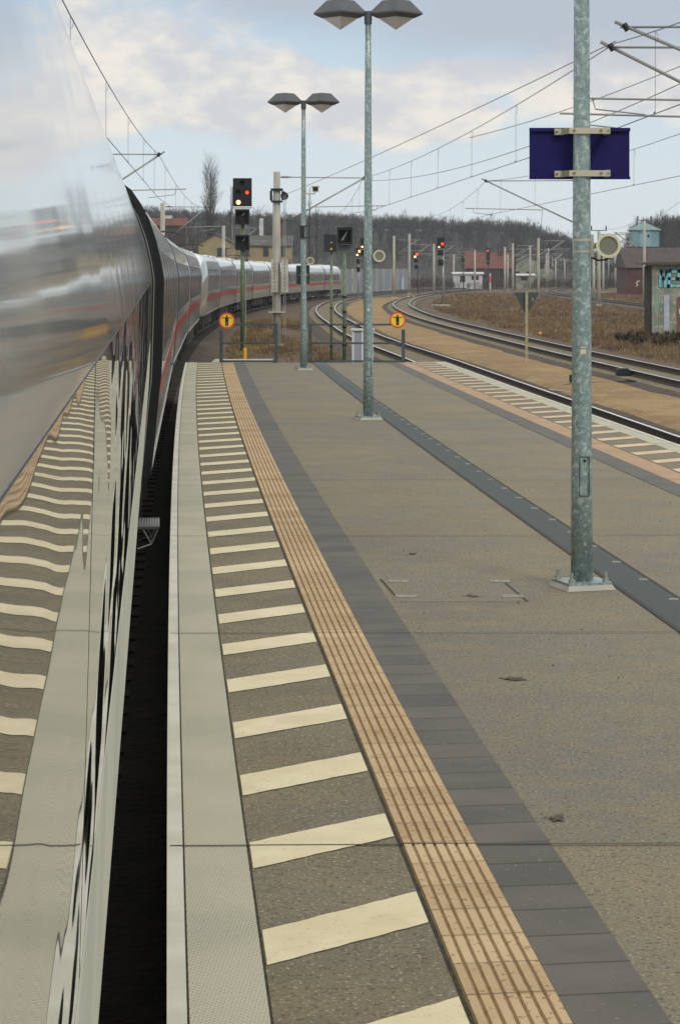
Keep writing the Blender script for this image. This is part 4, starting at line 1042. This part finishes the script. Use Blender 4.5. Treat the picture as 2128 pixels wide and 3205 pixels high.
def wire_span(a, b_, label, fn=None, zc=4.74, hm=None, nd=6, sag=.55, zend=None, r_=.0095, stag=.2):
    # a, b_: messenger supports (x, y, z); fn gives the track the contact wire follows
    t = thing('overhead_wire', label, 'overhead wire', (a[0], a[1], zc), GW); ox, oy, oz = a[0], a[1], zc
    a, b_ = Vector(a), Vector(b_); n = 16; ms, cs = [], []
    for i in range(n+1):
        k = i/n; p = a.lerp(b_, k); p.z -= 4*sag*k*(1-k); ms.append(p)
        if fn:
            y = p.y; x = a.lerp(b_, k).x; st0 = stag*(1 if True else -1)
            cs.append(Vector((x, y, zc)))
    L_ = lambda p: (p[0]-ox, p[1]-oy, p[2]-oz)
    linkmesh('messenger_wire', MB().tube([L_(p) for p in ms], r_, 5), m_wire, t, loc=(0, 0, 0))
    if fn:
        linkmesh('contact_wire', MB().tube([L_(p) for p in cs], r_, 5), m_wire, t, loc=(0, 0, 0))
        for i in range(nd):
            k = (i+.5)/nd; p = a.lerp(b_, k); p.z -= 4*sag*k*(1-k); q = Vector((p.x, p.y, zc))
            lp_ = .07
            b = MB().tube([L_(p), L_(q)], r_*.45, 4)
            b.tube([L_(p+Vector((0, 0, 0))), L_(p+Vector((lp_*.7, 0, -lp_))), L_(p+Vector((lp_*.5, 0, -lp_*2.4))), L_(p+Vector((0, 0, -lp_*2.8)))], r_*.4, 4)
            b.tube([L_(q), L_(q+Vector((-.02, 0, .03)))], r_*1.7, 5)
            linkmesh('dropper', b, m_wire, t, loc=(0, 0, 0))
    return t
tl = lambda y: TT(y)+(.1)
# line above the train's track
S78 = (XP(497, 78), 78, ZP(482, 78)); S20 = (TT(20)-.1, 18, 6.25); S138 = (TT(138), 138, 6.25); S200 = (TT(200), 200, 6.2)
wire_span(S20, S78, 'overhead line rising to the top left corner above the near train', TT, nd=6, sag=.45)
wire_span(S78, S138, 'overhead line above the train between its first and second support', TT, nd=6)
wire_span(S138, S200, 'overhead line above the train beyond the second support', TT, nd=6)
mast(-9.6, 78, 6.45, 'catenary mast hidden behind the near train, its arm showing over the roof', cant=(S78[0], 78, S78[2]))
mast(XP(509, 139), 139, 6.5, 'catenary mast rising behind the train roof, left of the poplar', cant=(S138[0], 138.8, 6.25))
mast(TT(200)-3, 200, 6.4, 'thin mast behind the train, left of the farthest lamp post', cant=(S200[0], 200, 6.2))
# line above the right-hand tracks
SA0 = (5.0, 40.7, 6.30); SA1 = (XP(1138, 97), 97, ZP(556, 97)); SA2 = (TA(155), 155, 6.2); SA3 = (TA(215), 215, 6.2)
SAm = (6.9, 2, 6.3)
wire_span(SA0, SA1, 'overhead line from the upper right bracket down to the thick mast arm', TA, nd=7, sag=.32)
wire_span(SAm, SA0, 'overhead line leaving the picture beyond the upper right bracket', TA, nd=5)
wire_span(SA1, SA2, 'overhead line running on behind the middle lamp post', TA, nd=6)
wire_span(SA2, SA3, 'overhead line far behind the middle lamp post', TA, nd=6)
# overlap wires: anchored at the thick mast and rising past the nearest post
wire_span((5.02, 40.7, 6.34), (-2.55, 96.5, 5.45), 'plain anchor wire running from the upper right bracket to the thick mast', None, sag=.1)
wire_span((6.6, 40.6, 5.75), (SA1[0], 97, SA1[2]-.1), 'plain upper wire crossing behind the blue sign', None, sag=.55)
wire_span((8.8, 40, 7.05), (3.7, 64, 6.0), 'plain wire coming down from the upper right edge', None, sag=.25)
t = mast(XP(866.5, 96.5), 96.5, ZP(536, 96.5), 'thick round concrete mast with tensioning weights between the two lamp posts', rb=.18, cant=(SA1[0], 97, SA1[2]))
hb_ = -1.05
b = MB(); zc = ZP(612, 96.5)-hb_
b.box(-.26, .26, -.24, .24, zc+.22, zc+.32); b.box(-.24, .24, -.22, .22, zc-.28, zc-.20); b.box(-.30, -.2, -.15, .15, zc-.2, zc+.22); b.box(.2, .34, -.12, .12, zc-.18, zc+.2); b.tube([(.33, -.1, zc), (.33, .1, zc)], .17, 14)
linkmesh('tension_wheel', b, m_dark, t, loc=(0, 0, 0))
b = MB(); 
for x in (-.17, .30): b.tube([(x, -.2, .8), (x, -.2, zc)], .014, 5)
for x in (.38, ): b.tube([(x, -.2, .3), (x, -.2, zc)], .014, 5)
linkmesh('guide_rod', b, m_steel, t, loc=(0, 0, 0))
for x0 in (-.24, .20):
    b = MB(); z0 = ZP(913, 96.5)-hb_; z1 = ZP(810, 96.5)-hb_
    nn = 9
    for k in range(nn):
        za = z0+(z1-z0)*k/nn; b.box(x0, x0+.30, -.42, -.24, za, za+(z1-z0)/nn-.012)
    wg = linkmesh('tension_weight', b, m_conc, t, loc=(0, 0, 0))
    b = MB()
    for k in range(nn): za = z0+(z1-z0)*(k+.3)/nn; b.box(x0+.135, x0+.165, -.425, -.42, za, za+.09)
    linkmesh('slot', b, m_black, wg, loc=(0, 0, 0))
linkmesh('cross_plate', MB().box(-.36, .36, -.36, .2, ZP(976, 96.5)-hb_-.02, ZP(976, 96.5)-hb_+.02), m_conc, t, loc=(0, 0, 0))
# mast off to the right carrying the pair of brackets
mast(9.3, 41.5, 6.6, 'concrete mast just outside the right edge holding the pair of large brackets', cant=(SA0[0], 41.2, 6.28))
mq = mast(10.0, 40.2, 6.9, 'second concrete mast just outside the right edge, its bracket crossing the first', cant=(5.15, 40.3, 6.55, 4.95))
# line above the farther right track
SB1 = (XP(1521, 101), 101, ZP(565, 101)); SB0 = (TB(42)-.6, 42, 6.3); SB2 = (TB(160), 160, 6.2); SB3 = (TB(220), 220, 6.2)
wire_span(SB0, SB1, 'overhead line passing right of the nearest lamp post below the blue sign', TB, nd=6, sag=.5)
wire_span(SB1, SB2, 'overhead line between the two lamp posts over the far track', TB, nd=6)
wire_span(SB2, SB3, 'distant overhead line over the far track', TB, nd=5)
mast(XP(1828, 101), 101, 6.4, 'concrete mast hidden behind the nearest lamp post, its arm reaching left', cant=(SB1[0], 101, SB1[2]))
# the far masts: (px, Y, top px y, direction of the arm, horns, label)
FAR = [(1233, 297, 737, 1, 0, 'tall distant mast at the right end of the grey barrier'),
 (1281, 345, 731, 1, 0, 'distant mast just left of the small red-and-white signal'),
 (1358, 362, 762, 1, 0, 'distant mast close to the left of the larger field signal'),
 (1420, 470, 795, -1, 0, 'short distant mast left of the small white hut'),
 (1486, 416, 781, -1, 0, 'distant mast in front of the small white hut'),
 (1580, 362, 772, 1, 0, 'distant mast right of the red brick house, left of a pair'),
 (1589, 450, 795, 1, 0, 'slim distant mast close behind another, right of the red brick house'),
 (1605, 356, 760, 1, 0, 'distant mast above the left tip of the triangular sign'),
 (1659, 413, 768, 1, 0, 'distant mast right above the triangular sign post'),
 (1685, 279, 744, 1, 0, 'nearest of the distant masts, at the right tip of the triangular sign'),
 (1710, 469, 792, 1, 0, 'first distant mast right of the triangular sign'),
 (1716, 500, 776, 1, 0, 'thin distant mast crossing the arm of its neighbour'),
 (1729, 607, 802, 1, 0, 'small faint distant mast, third right of the triangular sign'),
 (1739, 516, 806, 1, 0, 'small distant mast, fourth right of the triangular sign'),
 (1767, 560, 810, 1, 0, 'small faint mast midway to the nearest lamp post'),
 (1858, 300, 806, 1, 0, 'thin pale mast right against the nearest lamp post'),
 (1874, 220, 722, 1, 1, 'stout mast with a two-horned crossarm, behind the round loudspeaker'),
 (1888, 380, 804, -1, 0, 'greenish distant mast just right of the horned mast'),
 (1905, 560, 800, 1, 0, 'faint far mast in the hazy gap between the hills'),
 (1926, 480, 796, 1, 0, 'far mast in the middle of the hazy gap'),
 (1938, 600, 812, -1, 0, 'faint far mast left of the last one before the brick building'),
 (1956, 520, 800, -1, 0, 'far mast standing right at the corner of the dark brick building'),
 (2016, 246, 690, -1, 1, 'tall mast with a two-horned crossarm in front of the turquoise tower')]
for px, Y, ty, d, horns, lb in FAR:
    X = XP(px, Y); top = min(ZP(ty, Y), 9.5)
    t = mast(X, Y, top, lb, rb=.19 if Y < 300 else .21, horns=bool(horns), zb=-1.05)
    if 1856 < px < 1861: continue
    cantilever(t, (X, Y, -1.05), X+d*3.1, Y, min(top-.35, 6.6), 4.9, ra=.05)
for i, (a, b_) in enumerate((((XP(2016, 246)-.7, 246, ZP(682, 246)), (XP(1874, 220)+.6, 222, ZP(712, 220))), ((XP(2016, 246)+.7, 246, ZP(682, 246)), (22, 130, 8.4)), ((XP(1233, 297), 297, 6.8), (XP(1486, 416), 416, 6.8)), ((XP(1685, 279), 279, 6.6), (14.5, 160, 6.8)), ((XP(1358, 362), 362, 6.6), (XP(1605, 400), 400, 6.5)))):
    wire_span(a, b_, ['thin feeder wire between the two horned masts', 'thin feeder wire leaving right from the horned mast', 'distant wire crossing in front of the wooded hill', 'distant wire running forward from the mast by the triangular sign', 'distant wire above the red brick house'][i], None, sag=.5, r_=.016)

# ------------------------------------------------------------------ triangular sign seen from the back
Yt = 75.3; Xt = XP(1648, Yt)
t = thing('triangular_sign', 'dark triangular sign seen from behind, on a pale post in the ochre gravel', 'sign', (Xt, Yt, -1.02))
linkmesh('post', MB().box(-.045, .045, -.045, .045, 0, ZP(912, Yt)+1.02), m_post, t, loc=(0, 0, 0))
b = MB(); za, zb2 = ZP(917, Yt)+1.02, ZP(987, Yt)+1.02; w = .42
b.add([(-w, .05, za), (w, .05, za), (0, .05, zb2), (-w, .065, za), (w, .065, za), (0, .065, zb2), (-w+.03, .05, za+.03), (w-.03, .05, za+.03), (-w+.03, .065, za+.03), (w-.03, .065, za+.03)], [(0, 1, 2), (5, 4, 3), (0, 2, 5, 3), (2, 1, 4, 5), (6, 7, 1, 0), (3, 4, 9, 8), (8, 9, 7, 6)])
linkmesh('sign_plate', b, m_tri, t, loc=(0, 0, 0))
b = MB(); b.box(.19, .22, .044, .049, za-.20, za-.16); b.box(.19, .22, .044, .049, za-.26, za-.22); linkmesh('sticker', b, m_whitew, t, loc=(0, 0, 0))

# small things on the gravel strip
b = MB(); b.tube([(XP(1715, 60), 60, -.97), (XP(1790, 61), 61, -.90), (XP(1990, 63), 63, -.93), (XP(1960, 64), 64, -.93)], .02, 6)
solo('cable', b, m_black, 'black cable curving over the ochre gravel to the far track', 'cable')
b = MB()
for (pa, ya, pb, yb2) in ((1720, 58.8, 1795, 57.2), (1858, 55.9, 1932, 53.6)):
    xa, xb = XP(pa, ya), XP(pb, yb2); 
    b.add([(xa, ya, -.985), (xb, yb2, -.985), (xb, yb2+.28, -.985), (xa, ya+.28, -.985), (xa, ya, -.94), (xb, yb2, -.94), (xb, yb2+.28, -.94), (xa, ya+.28, -.94)], [(0, 1, 5, 4), (1, 2, 6, 5), (2, 3, 7, 6), (3, 0, 4, 7), (4, 5, 6, 7)])
solo('cable_trough', b, m_conc, 'pale concrete trough lids half buried in the ochre gravel', 'trough')
b = MB(); Yb = 66.5; Xb = TB(Yb)-.95; b.box(Xb-.25, Xb+.12, Yb-.25, Yb+.3, -.95, -.74); b.box(Xb-.21, Xb+.08, Yb-.2, Yb+.25, -.74, -.71)
solo('point_machine', b, m_dark, 'dark box fixed beside the far track, right of the nearest lamp post', 'box')
for k, (px, Y) in enumerate(((1787, 62), (1690, 115), (1278, 290), (1294, 290))):
    X = XP(px, Y); z = -1.0
    if k == 0: solo('marker_stub', MB().tube([(X, Y, z), (X, Y, z+.30)], .05, 8), m_dark, 'short dark stub on the gravel left of the nearest lamp post', 'post')
    else: q_ = .5 if k == 1 else 1; solo('marker_lamp', MB().box(X-.14*q_, X+.14*q_, Y-.1*q_, Y+.1*q_, z, z+.18*q_).tube([(X, Y, z+.17*q_), (X, Y, z+.26*q_)], .06*q_, 8), m_signy, ['', 'small yellow marker in the grass beside the triangular sign', 'small yellow marker by the rails, left of a pair under the distant signal', 'small yellow marker by the rails, right of a pair under the distant signal'][k], 'marker')
b = MB(); X, Y = XP(1385, 216), 216; b.box(X-1.1, X+.7, Y-.5, Y+.5, -1.06, -.88); solo('concrete_block', b, m_conc, 'pale concrete block under the field signal', 'block')

# ------------------------------------------------------------------ buildings
def house(X, Y, w, d, zt_, ridge, label, wall, roof, name='house', along='Y', wins=(), chim=None, overhang=.35, zb=-1.06):
    t = thing(name, label, 'house', (X, Y, zb)); h = zt_-zb; rg = ridge-zb
    b = MB(); b.box(-w/2, w/2, 0, d, 0, h)
    if along == 'Y': b.add([(-w/2, 0, h), (w/2, 0, h), (0, 0, rg), (-w/2, d, h), (w/2, d, h), (0, d, rg)], [(0, 1, 2), (5, 4, 3)])
    else: b.add([(-w/2, 0, h), (-w/2, d, h), (-w/2, d/2, rg), (w/2, 0, h), (w/2, d, h), (w/2, d/2, rg)], [(2, 1, 0), (3, 4, 5)])
    linkmesh('wall', b, wall, t, loc=(0, 0, 0))
    b = MB(); o = overhang; th = .18
    if along == 'Y':
        k = (rg-h)/(w/2)
        for s_ in (-1, 1):
            p = [(s_*(w/2+o), -o, h-k*o), (0, -o, rg), (0, d+o, rg), (s_*(w/2+o), d+o, h-k*o)]
            b.add([(x, y, z+.01) for x, y, z in p]+[(x, y, z+th) for x, y, z in p], [(0, 1, 2, 3), (7, 6, 5, 4), (0, 4, 5, 1), (2, 6, 7, 3), (0, 3, 7, 4)])
    else:
        k = (rg-h)/(d/2)
        for (y0, s_) in ((0, -1), (d, 1)):
            p = [(-w/2-o, y0+s_*o, h-k*o), (-w/2-o, d/2, rg), (w/2+o, d/2, rg), (w/2+o, y0+s_*o, h-k*o)]
            b.add([(x, y, z+.01) for x, y, z in p]+[(x, y, z+th) for x, y, z in p], [(0, 1, 2, 3), (7, 6, 5, 4), (0, 4, 5, 1), (2, 6, 7, 3), (0, 3, 7, 4)])
    rf = linkmesh('roof', b, roof, t, loc=(0, 0, 0))
    if chim:
        for (x, y, s_, zc_, mm) in chim: linkmesh('chimney', MB().box(x-s_, x+s_, y-s_, y+s_, h, zc_-zb), mm, rf, loc=(0, 0, 0))
    for (x, z, ww, wh) in wins:
        f = linkmesh('window', MB().box(x-ww/2-.08, x+ww/2+.08, -.06, -.003, z-.08-zb, z+wh+.08-zb), mat('window_frame', (96, 60, 44), .6), t, loc=(0, 0, 0))
        linkmesh('pane', MB().box(x-ww/2, x+ww/2, -.075, -.061, z-zb, z+wh-zb), m_pane, f, loc=(0, 0, 0))
    return t
YH = 380
house(XP(677, YH), YH, XP(732, YH)-XP(623, YH)+.2, 14, ZP(762, YH), ZP(732, YH), 'yellow house with a low gable facing the tracks, behind the train roof', m_yellow, m_tile, wins=((.95, ZP(800, YH), 1.5, 1.3),))
house(XP(825, YH+8), YH+8, 9.6, 9, ZP(768, YH+8), ZP(738, YH+8), 'long yellow station wing with a grey roof behind the thick mast', m_yellow, m_tile, along='X', wins=((-3.0, ZP(800, YH), .9, 1.2), (0.4, ZP(800, YH), .8, 1.6), (2.2, ZP(800, YH), .8, 1.6), (3.4, ZP(800, YH), .6, 1.6)), chim=((2.6, 4, .55, ZP(700, YH), m_brick),))
house(XP(527, 430), 430, 6.6, 5, ZP(704, 430), ZP(683, 430), 'red-roofed house high behind the train at the left', m_darkb, m_brick, along='X', chim=((-.2, 3, .7, ZP(672, 430), m_whitew), (1.6, 4, .3, ZP(676, 430), m_brick)))
b = MB(); X, Y = XP(818, 400), 400
t = thing('chimney_stack', 'slim white chimney with a domed cap rising behind the station roof', 'chimney', (X, Y, -1.06))
linkmesh('shaft', MB().box(-.35, .35, -.35, .35, 0, ZP(682, Y)+1.06), m_whitew, t, loc=(0, 0, 0)); linkmesh('cap', MB().tube([(-.3, 0, ZP(682, Y)+1.07), (-.3, 0, ZP(668, Y)+1.06)], [.5, .12], 10), m_darkb, t, loc=(0, 0, 0))
YB = 520
house(XP(1530, YB), YB, 10.5, 12, ZP(838, YB), ZP(790, YB), 'red brick house with a broad red roof in front of the wooded hill', m_darkb, m_brick, along='X', wins=((-4, ZP(870, YB), 1.0, 1.4), (-1, ZP(870, YB), 1.0, 1.4), (3, ZP(870, YB), 1, 1.4)), chim=((3, 5, .5, ZP(782, YB), m_darkb),))
house(XP(1465, 455), 455, 5.8, 4, ZP(857, 455), ZP(853, 455), 'small white flat-roofed hut beyond the brown field', m_whitew, m_whitew, name='hut', along='X', wins=((-1.1, ZP(880, 455), .9, 1.1), (1.4, ZP(874, 455), 1.3, .7)))
house(XP(1655, 540), 540, 12, 9, ZP(838, 540), ZP(800, 540), 'grey ruined house half hidden among the distant masts', m_gconc, m_tile, along='Y', wins=((-3, ZP(870, 540), 1.2, 1.6), (0, ZP(870, 540), 1.2, 1.6), (3, ZP(840, 540), 1.2, 1.4)))
house(XP(1640, 470), 470, 4.2, 4, ZP(862, 470), ZP(858, 470), 'low pale shed beside the distant masts', m_gconc, m_whitew, name='shed', along='X', wins=((0, ZP(876, 470), 1.2, .7),))
house(XP(1900, 900), 900, 34, 12, ZP(846, 900), ZP(836, 900), 'pale far building low in the hazy gap between the hills', m_whitew, m_tile, name='building', along='X', wins=((-8, 2.2, 2, 1.2), (0, 2.2, 2, 1.2), (8, 2.2, 2, 1.2)))
# noise barrier
WP = [(-5, 318), (.9, 345), (6.2, 385), (13.4, 432)]
t = thing('noise_barrier', 'grey concrete noise barrier with graffiti at its right end, beyond the train', 'barrier', (0, 345, -1.06))
for (xa, ya), (xb, yb2) in zip(WP, WP[1:]):
    n = 5
    for k in range(n):
        x0, y0 = xa+(xb-xa)*k/n, ya+(yb2-ya)*k/n; x1, y1 = xa+(xb-xa)*(k+1)/n, ya+(yb2-ya)*(k+1)/n; h = ZP(841, y0)+1.06
        b = MB(); dx, dy = x1-x0, y1-y0; l = math.hypot(dx, dy); nx_, ny2 = -dy/l*.12, dx/l*.12
        x1 -= dx/l*.16; y1 -= dy/l*.16
        vs = [(x0, y0-345, 0), (x1, y1-345, 0), (x1+nx_, y1+ny2-345, 0), (x0+nx_, y0+ny2-345, 0)]
        b.add(vs+[(x, y, h) for x, y, _ in vs], [(0, 1, 5, 4), (1, 2, 6, 5), (2, 3, 7, 6), (3, 0, 4, 7), (4, 5, 6, 7)])
        linkmesh('panel', b, m_noise, t, loc=(0, 0, 0))
        linkmesh('post', MB().box(x1-.02, x1+.20, y1-345-.16, y1-345+.2, 0, h+.12), m_mast, t, loc=(0, 0, 0))
def wallpoint(k): # along last segment
    (xa, ya), (xb, yb2) = WP[2], WP[3]; return xa+(xb-xa)*k, ya+(yb2-ya)*k
for k0, k1, z0, z1, mm in ((.46, .56, .2, 2.2, m_signr), (.60, .66, .3, 2.6, m_turq), (.67, .72, .2, 2.3, mat('spray_blue', (110, 134, 176), .7)), (.74, .82, .3, 2.4, m_whitew), (.84, .9, .3, 2.0, m_turq)):
    (a0, a1), (c0, c1) = wallpoint(k0), wallpoint(k1); e_ = .04
    b = MB(); b.add([(a0+e_, a1-345-e_, z0), (c0+e_, c1-345-e_, z0), (c0+e_, c1-345-e_, z1), ((a0+c0)/2+e_, (a1+c1)/2-345-e_, z1+.3), (a0+e_, a1-345-e_, z1-.3)], [(0, 1, 2, 3, 4)])
    linkmesh('graffiti', b, mm, t, loc=(0, 0, 0))

# dark brick building and the turquoise tower at the right
YD = 330
t = thing('brick_building', 'long dark brick railway building with a low dark roof under the turquoise tower', 'building', (XP(1962, YD), YD, -1.06))
x1_ = 22; h = ZP(836, YD)+1.06; rg = ZP(772, YD)+1.06
linkmesh('wall', MB().box(0, x1_, 0, 12, 0, h), mat('brown_brick', (92, 60, 56), .9, vscale=1, col2=(74, 52, 50)), t, loc=(0, 0, 0))
b = MB(); b.add([(-.3, -.4, h-.05), (x1_, -.4, h-.05), (x1_, 7, rg), (-.3, 7, rg), (-.3, 13, h), (x1_, 13, h)], [(0, 1, 2, 3), (3, 2, 5, 4), (0, 3, 4)]); linkmesh('roof', b, mat('tar_roof', (78, 68, 66), .9, vscale=.8, col2=(66, 58, 58)), t, loc=(0, 0, 0))
def scribble(x, z, s_, seed, n=2):
    rd = random.Random(seed); b = MB()
    for k in range(n):
        cx_ = x+k*s_*.9; pts = [(cx_+rd.uniform(0, .6)*s_, -.03, z+s_*(.1+.9*q/6)) for q in range(7)]
        b.tube(pts, s_*.10, 5)
    return b
linkmesh('graffiti', scribble(1.35, 1.2, .95, 4, 3), m_whitew, t, loc=(0, 0, 0))
Yw = 350; xw0, xw1 = XP(1979, Yw), XP(2063, Yw); zt0, zt1 = ZP(771, Yw), ZP(718, Yw)
t = thing('tower', 'turquoise square tower cabin with a pyramid roof above the brick building', 'tower', ((xw0+xw1)/2, Yw, -1.06))
hw_ = (xw1-xw0)/2; b = MB(); b.box(-hw_, hw_, 0, 2*hw_, zt0+1.06, zt1+1.06); linkmesh('cabin', b, m_turq, t, loc=(0, 0, 0))
b = MB()
for x0_, x1q in ((-hw_*.42, .35*hw_),): b.box(x0_, x1q, -.05, -.003, zt0+1.08, zt1+1.0)
linkmesh('cladding_panel', b, mat('turquoise_light', (136, 170, 178), .7), t, loc=(0, 0, 0))
for x in (-.35*hw_+.3, .12*hw_): linkmesh('window', MB().box(x, x+.32, -.09, -.053, zt0+1.06+1.45, zt0+1.06+1.9), m_pane, t, loc=(0, 0, 0))
b = MB(); o = .3; zr = zt1+1.06; b.add([(-hw_-o, -o, zr), (hw_+o, -o, zr), (hw_+o, 2*hw_+o, zr), (-hw_-o, 2*hw_+o, zr), (0, hw_, ZP(692, Yw)+1.06)], [(0, 1, 4), (1, 2, 4), (2, 3, 4), (3, 0, 4), (3, 2, 1, 0)]); b.box(-hw_-o, hw_+o, -o, 2*hw_+o, zr-.08, zr-.001); linkmesh('roof', b, m_turqroof, t, loc=(0, 0, 0))
linkmesh('shaft', MB().box(-hw_+.2, hw_-.2, .3, 2*hw_-.2, 0, zt0+1.06), m_darkb, t, loc=(0, 0, 0))

# concrete hut with graffiti at the right edge
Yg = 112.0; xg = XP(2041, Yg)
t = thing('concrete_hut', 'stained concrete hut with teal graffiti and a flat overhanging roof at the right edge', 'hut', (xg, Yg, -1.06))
h = ZP(828, Yg)+1.06; 
b = MB(); b.box(0, 5.0, 0, 2.5, 0, h); linkmesh('wall', b, m_gconc, t, loc=(0, 0, 0))
b = MB(); b.add([(-.55, -.35, h+.02), (5.2, -.35, h+.02), (5.2, 2.8, h+.02), (-.55, 2.8, h+.02), (-.5, -.35, h+.12), (5.2, -.35, h+.22), (5.2, 2.8, h+.22), (-.5, 2.8, h+.12)], [(0, 1, 5, 4), (1, 2, 6, 5), (2, 3, 7, 6), (3, 0, 4, 7), (4, 5, 6, 7), (3, 2, 1, 0)]); linkmesh('roof', b, mat('roof_slab', (84, 80, 66), .9, vscale=2, col2=(62, 60, 52)), t, loc=(0, 0, 0))
linkmesh('side_shade', MB().box(-.06, -.003, .25, 2.5, 0, h*.98), mat('painted_shade_wall', (66, 60, 50), .95, vscale=1.5, col2=(48, 45, 40)), t, loc=(0, 0, 0))  # dark slab added on the left face, its shade painted in as colour
dz0, dz1 = ZP(1036, Yg)+1.06, ZP(922, Yg)+1.06; dx0, dx1 = XP(2077, Yg)-xg, XP(2094, Yg)-xg
linkmesh('door', MB().box(dx0, dx1, -.04, -.003, max(dz0, .02), dz1), m_lightblue, t, loc=(0, 0, 0))
linkmesh('rusty_panel', MB().box(XP(2119, Yg)-xg, XP(2119, Yg)-xg+.9, -.05, -.003, .15, dz1-.1), mat('rust_panel', (150, 92, 60), .8, vscale=3, col2=(112, 76, 56)), t, loc=(0, 0, 0))
linkmesh('white_mark', MB().box(XP(2124, Yg)-xg, XP(2124, Yg)-xg+.35, -.07, -.052, 1.15, 1.4), m_whitew, t, loc=(0, 0, 0))
# block lettering: strokes on a letter grid
STR = {'M': [((0, 0), (0, 1)), ((0, 1), (.5, .45)), ((.5, .45), (1, 1)), ((1, 1), (1, 0))], 'E': [((0, 0), (0, 1)), ((0, 1), (1, 1)), ((0, .5), (.8, .5)), ((0, 0), (1, 0))],
 'S': [((1, 1), (0, 1)), ((0, 1), (0, .5)), ((0, .5), (1, .5)), ((1, .5), (1, 0)), ((1, 0), (0, 0))], 'K': [((0, 0), (0, 1)), ((0, .45), (1, 1)), ((0, .5), (1, 0))], 'A': [((0, 0), (.5, 1)), ((.5, 1), (1, 0)), ((.2, .4), (.8, .4))]}
def bar(b, p, q, w, y):
    p, q = Vector((p[0], 0, p[1])), Vector((q[0], 0, q[1])); d = (q-p).normalized(); n_ = Vector((-d.z, 0, d.x))*w; e_ = d*w
    vs = [p-e_-n_, q+e_-n_, q+e_+n_, p-e_+n_]; b.add([(v_.x, y, v_.z) for v_ in vs], [(0, 1, 2, 3)])
gx = XP(2062, Yg)-xg; gz0, gz1 = ZP(900, Yg)+1.06, ZP(842, Yg)+1.06; lw = .27
bo_, bt_ = MB(), MB()
for i, chh in enumerate('MESKAS'):
    x0 = gx+.06+i*(lw+.17)
    for (p, q_) in STR[chh]:
        P_ = lambda r_: (x0+r_[0]*lw+.07*(1-r_[1])*(-1)+.06, gz0+.1+r_[1]*(gz1-gz0-.2))
        bar(bo_, P_(p), P_(q_), .10, -.010); bar(bt_, P_(p), P_(q_), .074, -.014)
gf = linkmesh('graffiti', bt_, m_gt, t, loc=(0, 0, 0)); linkmesh('graffiti_outline', bo_, m_go, gf, loc=(0, 0, 0))
linkmesh('graffiti_patch', MB().add([(.12, -.008, 1.2), (.3, -.008, 1.1), (.36, -.008, 2.1), (.2, -.008, 2.3), (.1, -.008, 1.8)], [(0, 1, 2, 3, 4)]), mat('spray_green', (122, 158, 132), .8, vscale=5, col2=(140, 150, 130)), t, loc=(0, 0, 0))

# ------------------------------------------------------------------ single trees
def tree(X, Y, h, label, name, spread, nb, seed, up, lo, r0=.2, zb=-1.06, levels=2, twig=5, sides=3):
    t = thing(name, label, 'tree', (X, Y, zb)); tk, br = branchy(h, spread, nb, seed, levels, r0, up, sides, twig, lo)
    linkmesh('trunk', tk, m_bark, t, loc=(0, 0, 0)); linkmesh('crown', br, m_bark, t, loc=(0, 0, 0)); return t
YP = 415
tree(XP(660, YP), YP, ZP(520, YP)+1.06, 'tall slender bare poplar left of the near signal', 'poplar_tree', 4.3, 74, 3, .80, .16, r0=.27, twig=8)
tree(XP(724, YP+40), YP+40, ZP(572, YP+40)+1.06, 'narrow bare poplar directly left of the near signal head', 'poplar_tree', 1.5, 34, 4, .9, .3, r0=.2)
tree(XP(967, YP+20), YP+20, ZP(578, YP+20)+1.06, 'bare poplar just right of the farthest lamp post', 'poplar_tree', 1.7, 38, 5, .88, .3, r0=.2)
tree(XP(990, YP+50), YP+50, ZP(640, YP+50)+1.06, 'smaller bare poplar beside the one behind the farthest lamp post', 'poplar_tree', 1.4, 26, 6, .88, .3, r0=.18)
tree(XP(809, 410), 410, ZP(640, 410)+1.06, 'round-headed bare tree behind the white chimney', 'tree', 1.9, 26, 8, .35, .78, r0=.2, levels=2)
tree(XP(838, 420), 420, ZP(655, 420)+1.06, 'bare tree between the white chimney and the thick mast', 'tree', 2.2, 24, 9, .5, .65, r0=.2)
tree(XP(1611, 430), 430, ZP(705, 430)+1.06, 'slim bare tree rising among the distant masts', 'tree', 2.0, 30, 10, .7, .3, r0=.2)
for k, (px, ty) in enumerate(((455, 668), (480, 660), (590, 665), (615, 672))):
    tree(XP(px, 440), 440+k, ZP(ty, 440)+1.06, ['leafless tree left of the red roof', 'second leafless tree left above the red roof', 'leafless tree right of the red roof', 'leafless tree between the red roof and the tall poplar'][k], 'tree', 3.2, 26, 20+k, .5, .5, r0=.22)

# ------------------------------------------------------------------ haze
HZ = True
if HZ:
    hz = MB().box(-700, 700, -12, 1050, -2.1, 34)
    o = linkmesh('haze', hz, []); o.data.materials.clear()
    m = bpy.data.materials.new('haze_air'); m.use_nodes = True; t_ = m.node_tree; t_.nodes.clear()
    pv = t_.nodes.new('ShaderNodeVolumePrincipled'); pv.inputs['Color'].default_value = (.86, .92, 1, 1); pv.inputs['Density'].default_value = .00018
    pv.inputs['Anisotropy'].default_value = 0
    mo = t_.nodes.new('ShaderNodeOutputMaterial'); t_.links.new(pv.outputs[0], mo.inputs['Volume']); o.data.materials.append(m)
    o['kind'] = 'stuff'; o['label'] = 'thin pale air haze over the whole yard'; o['category'] = 'haze'
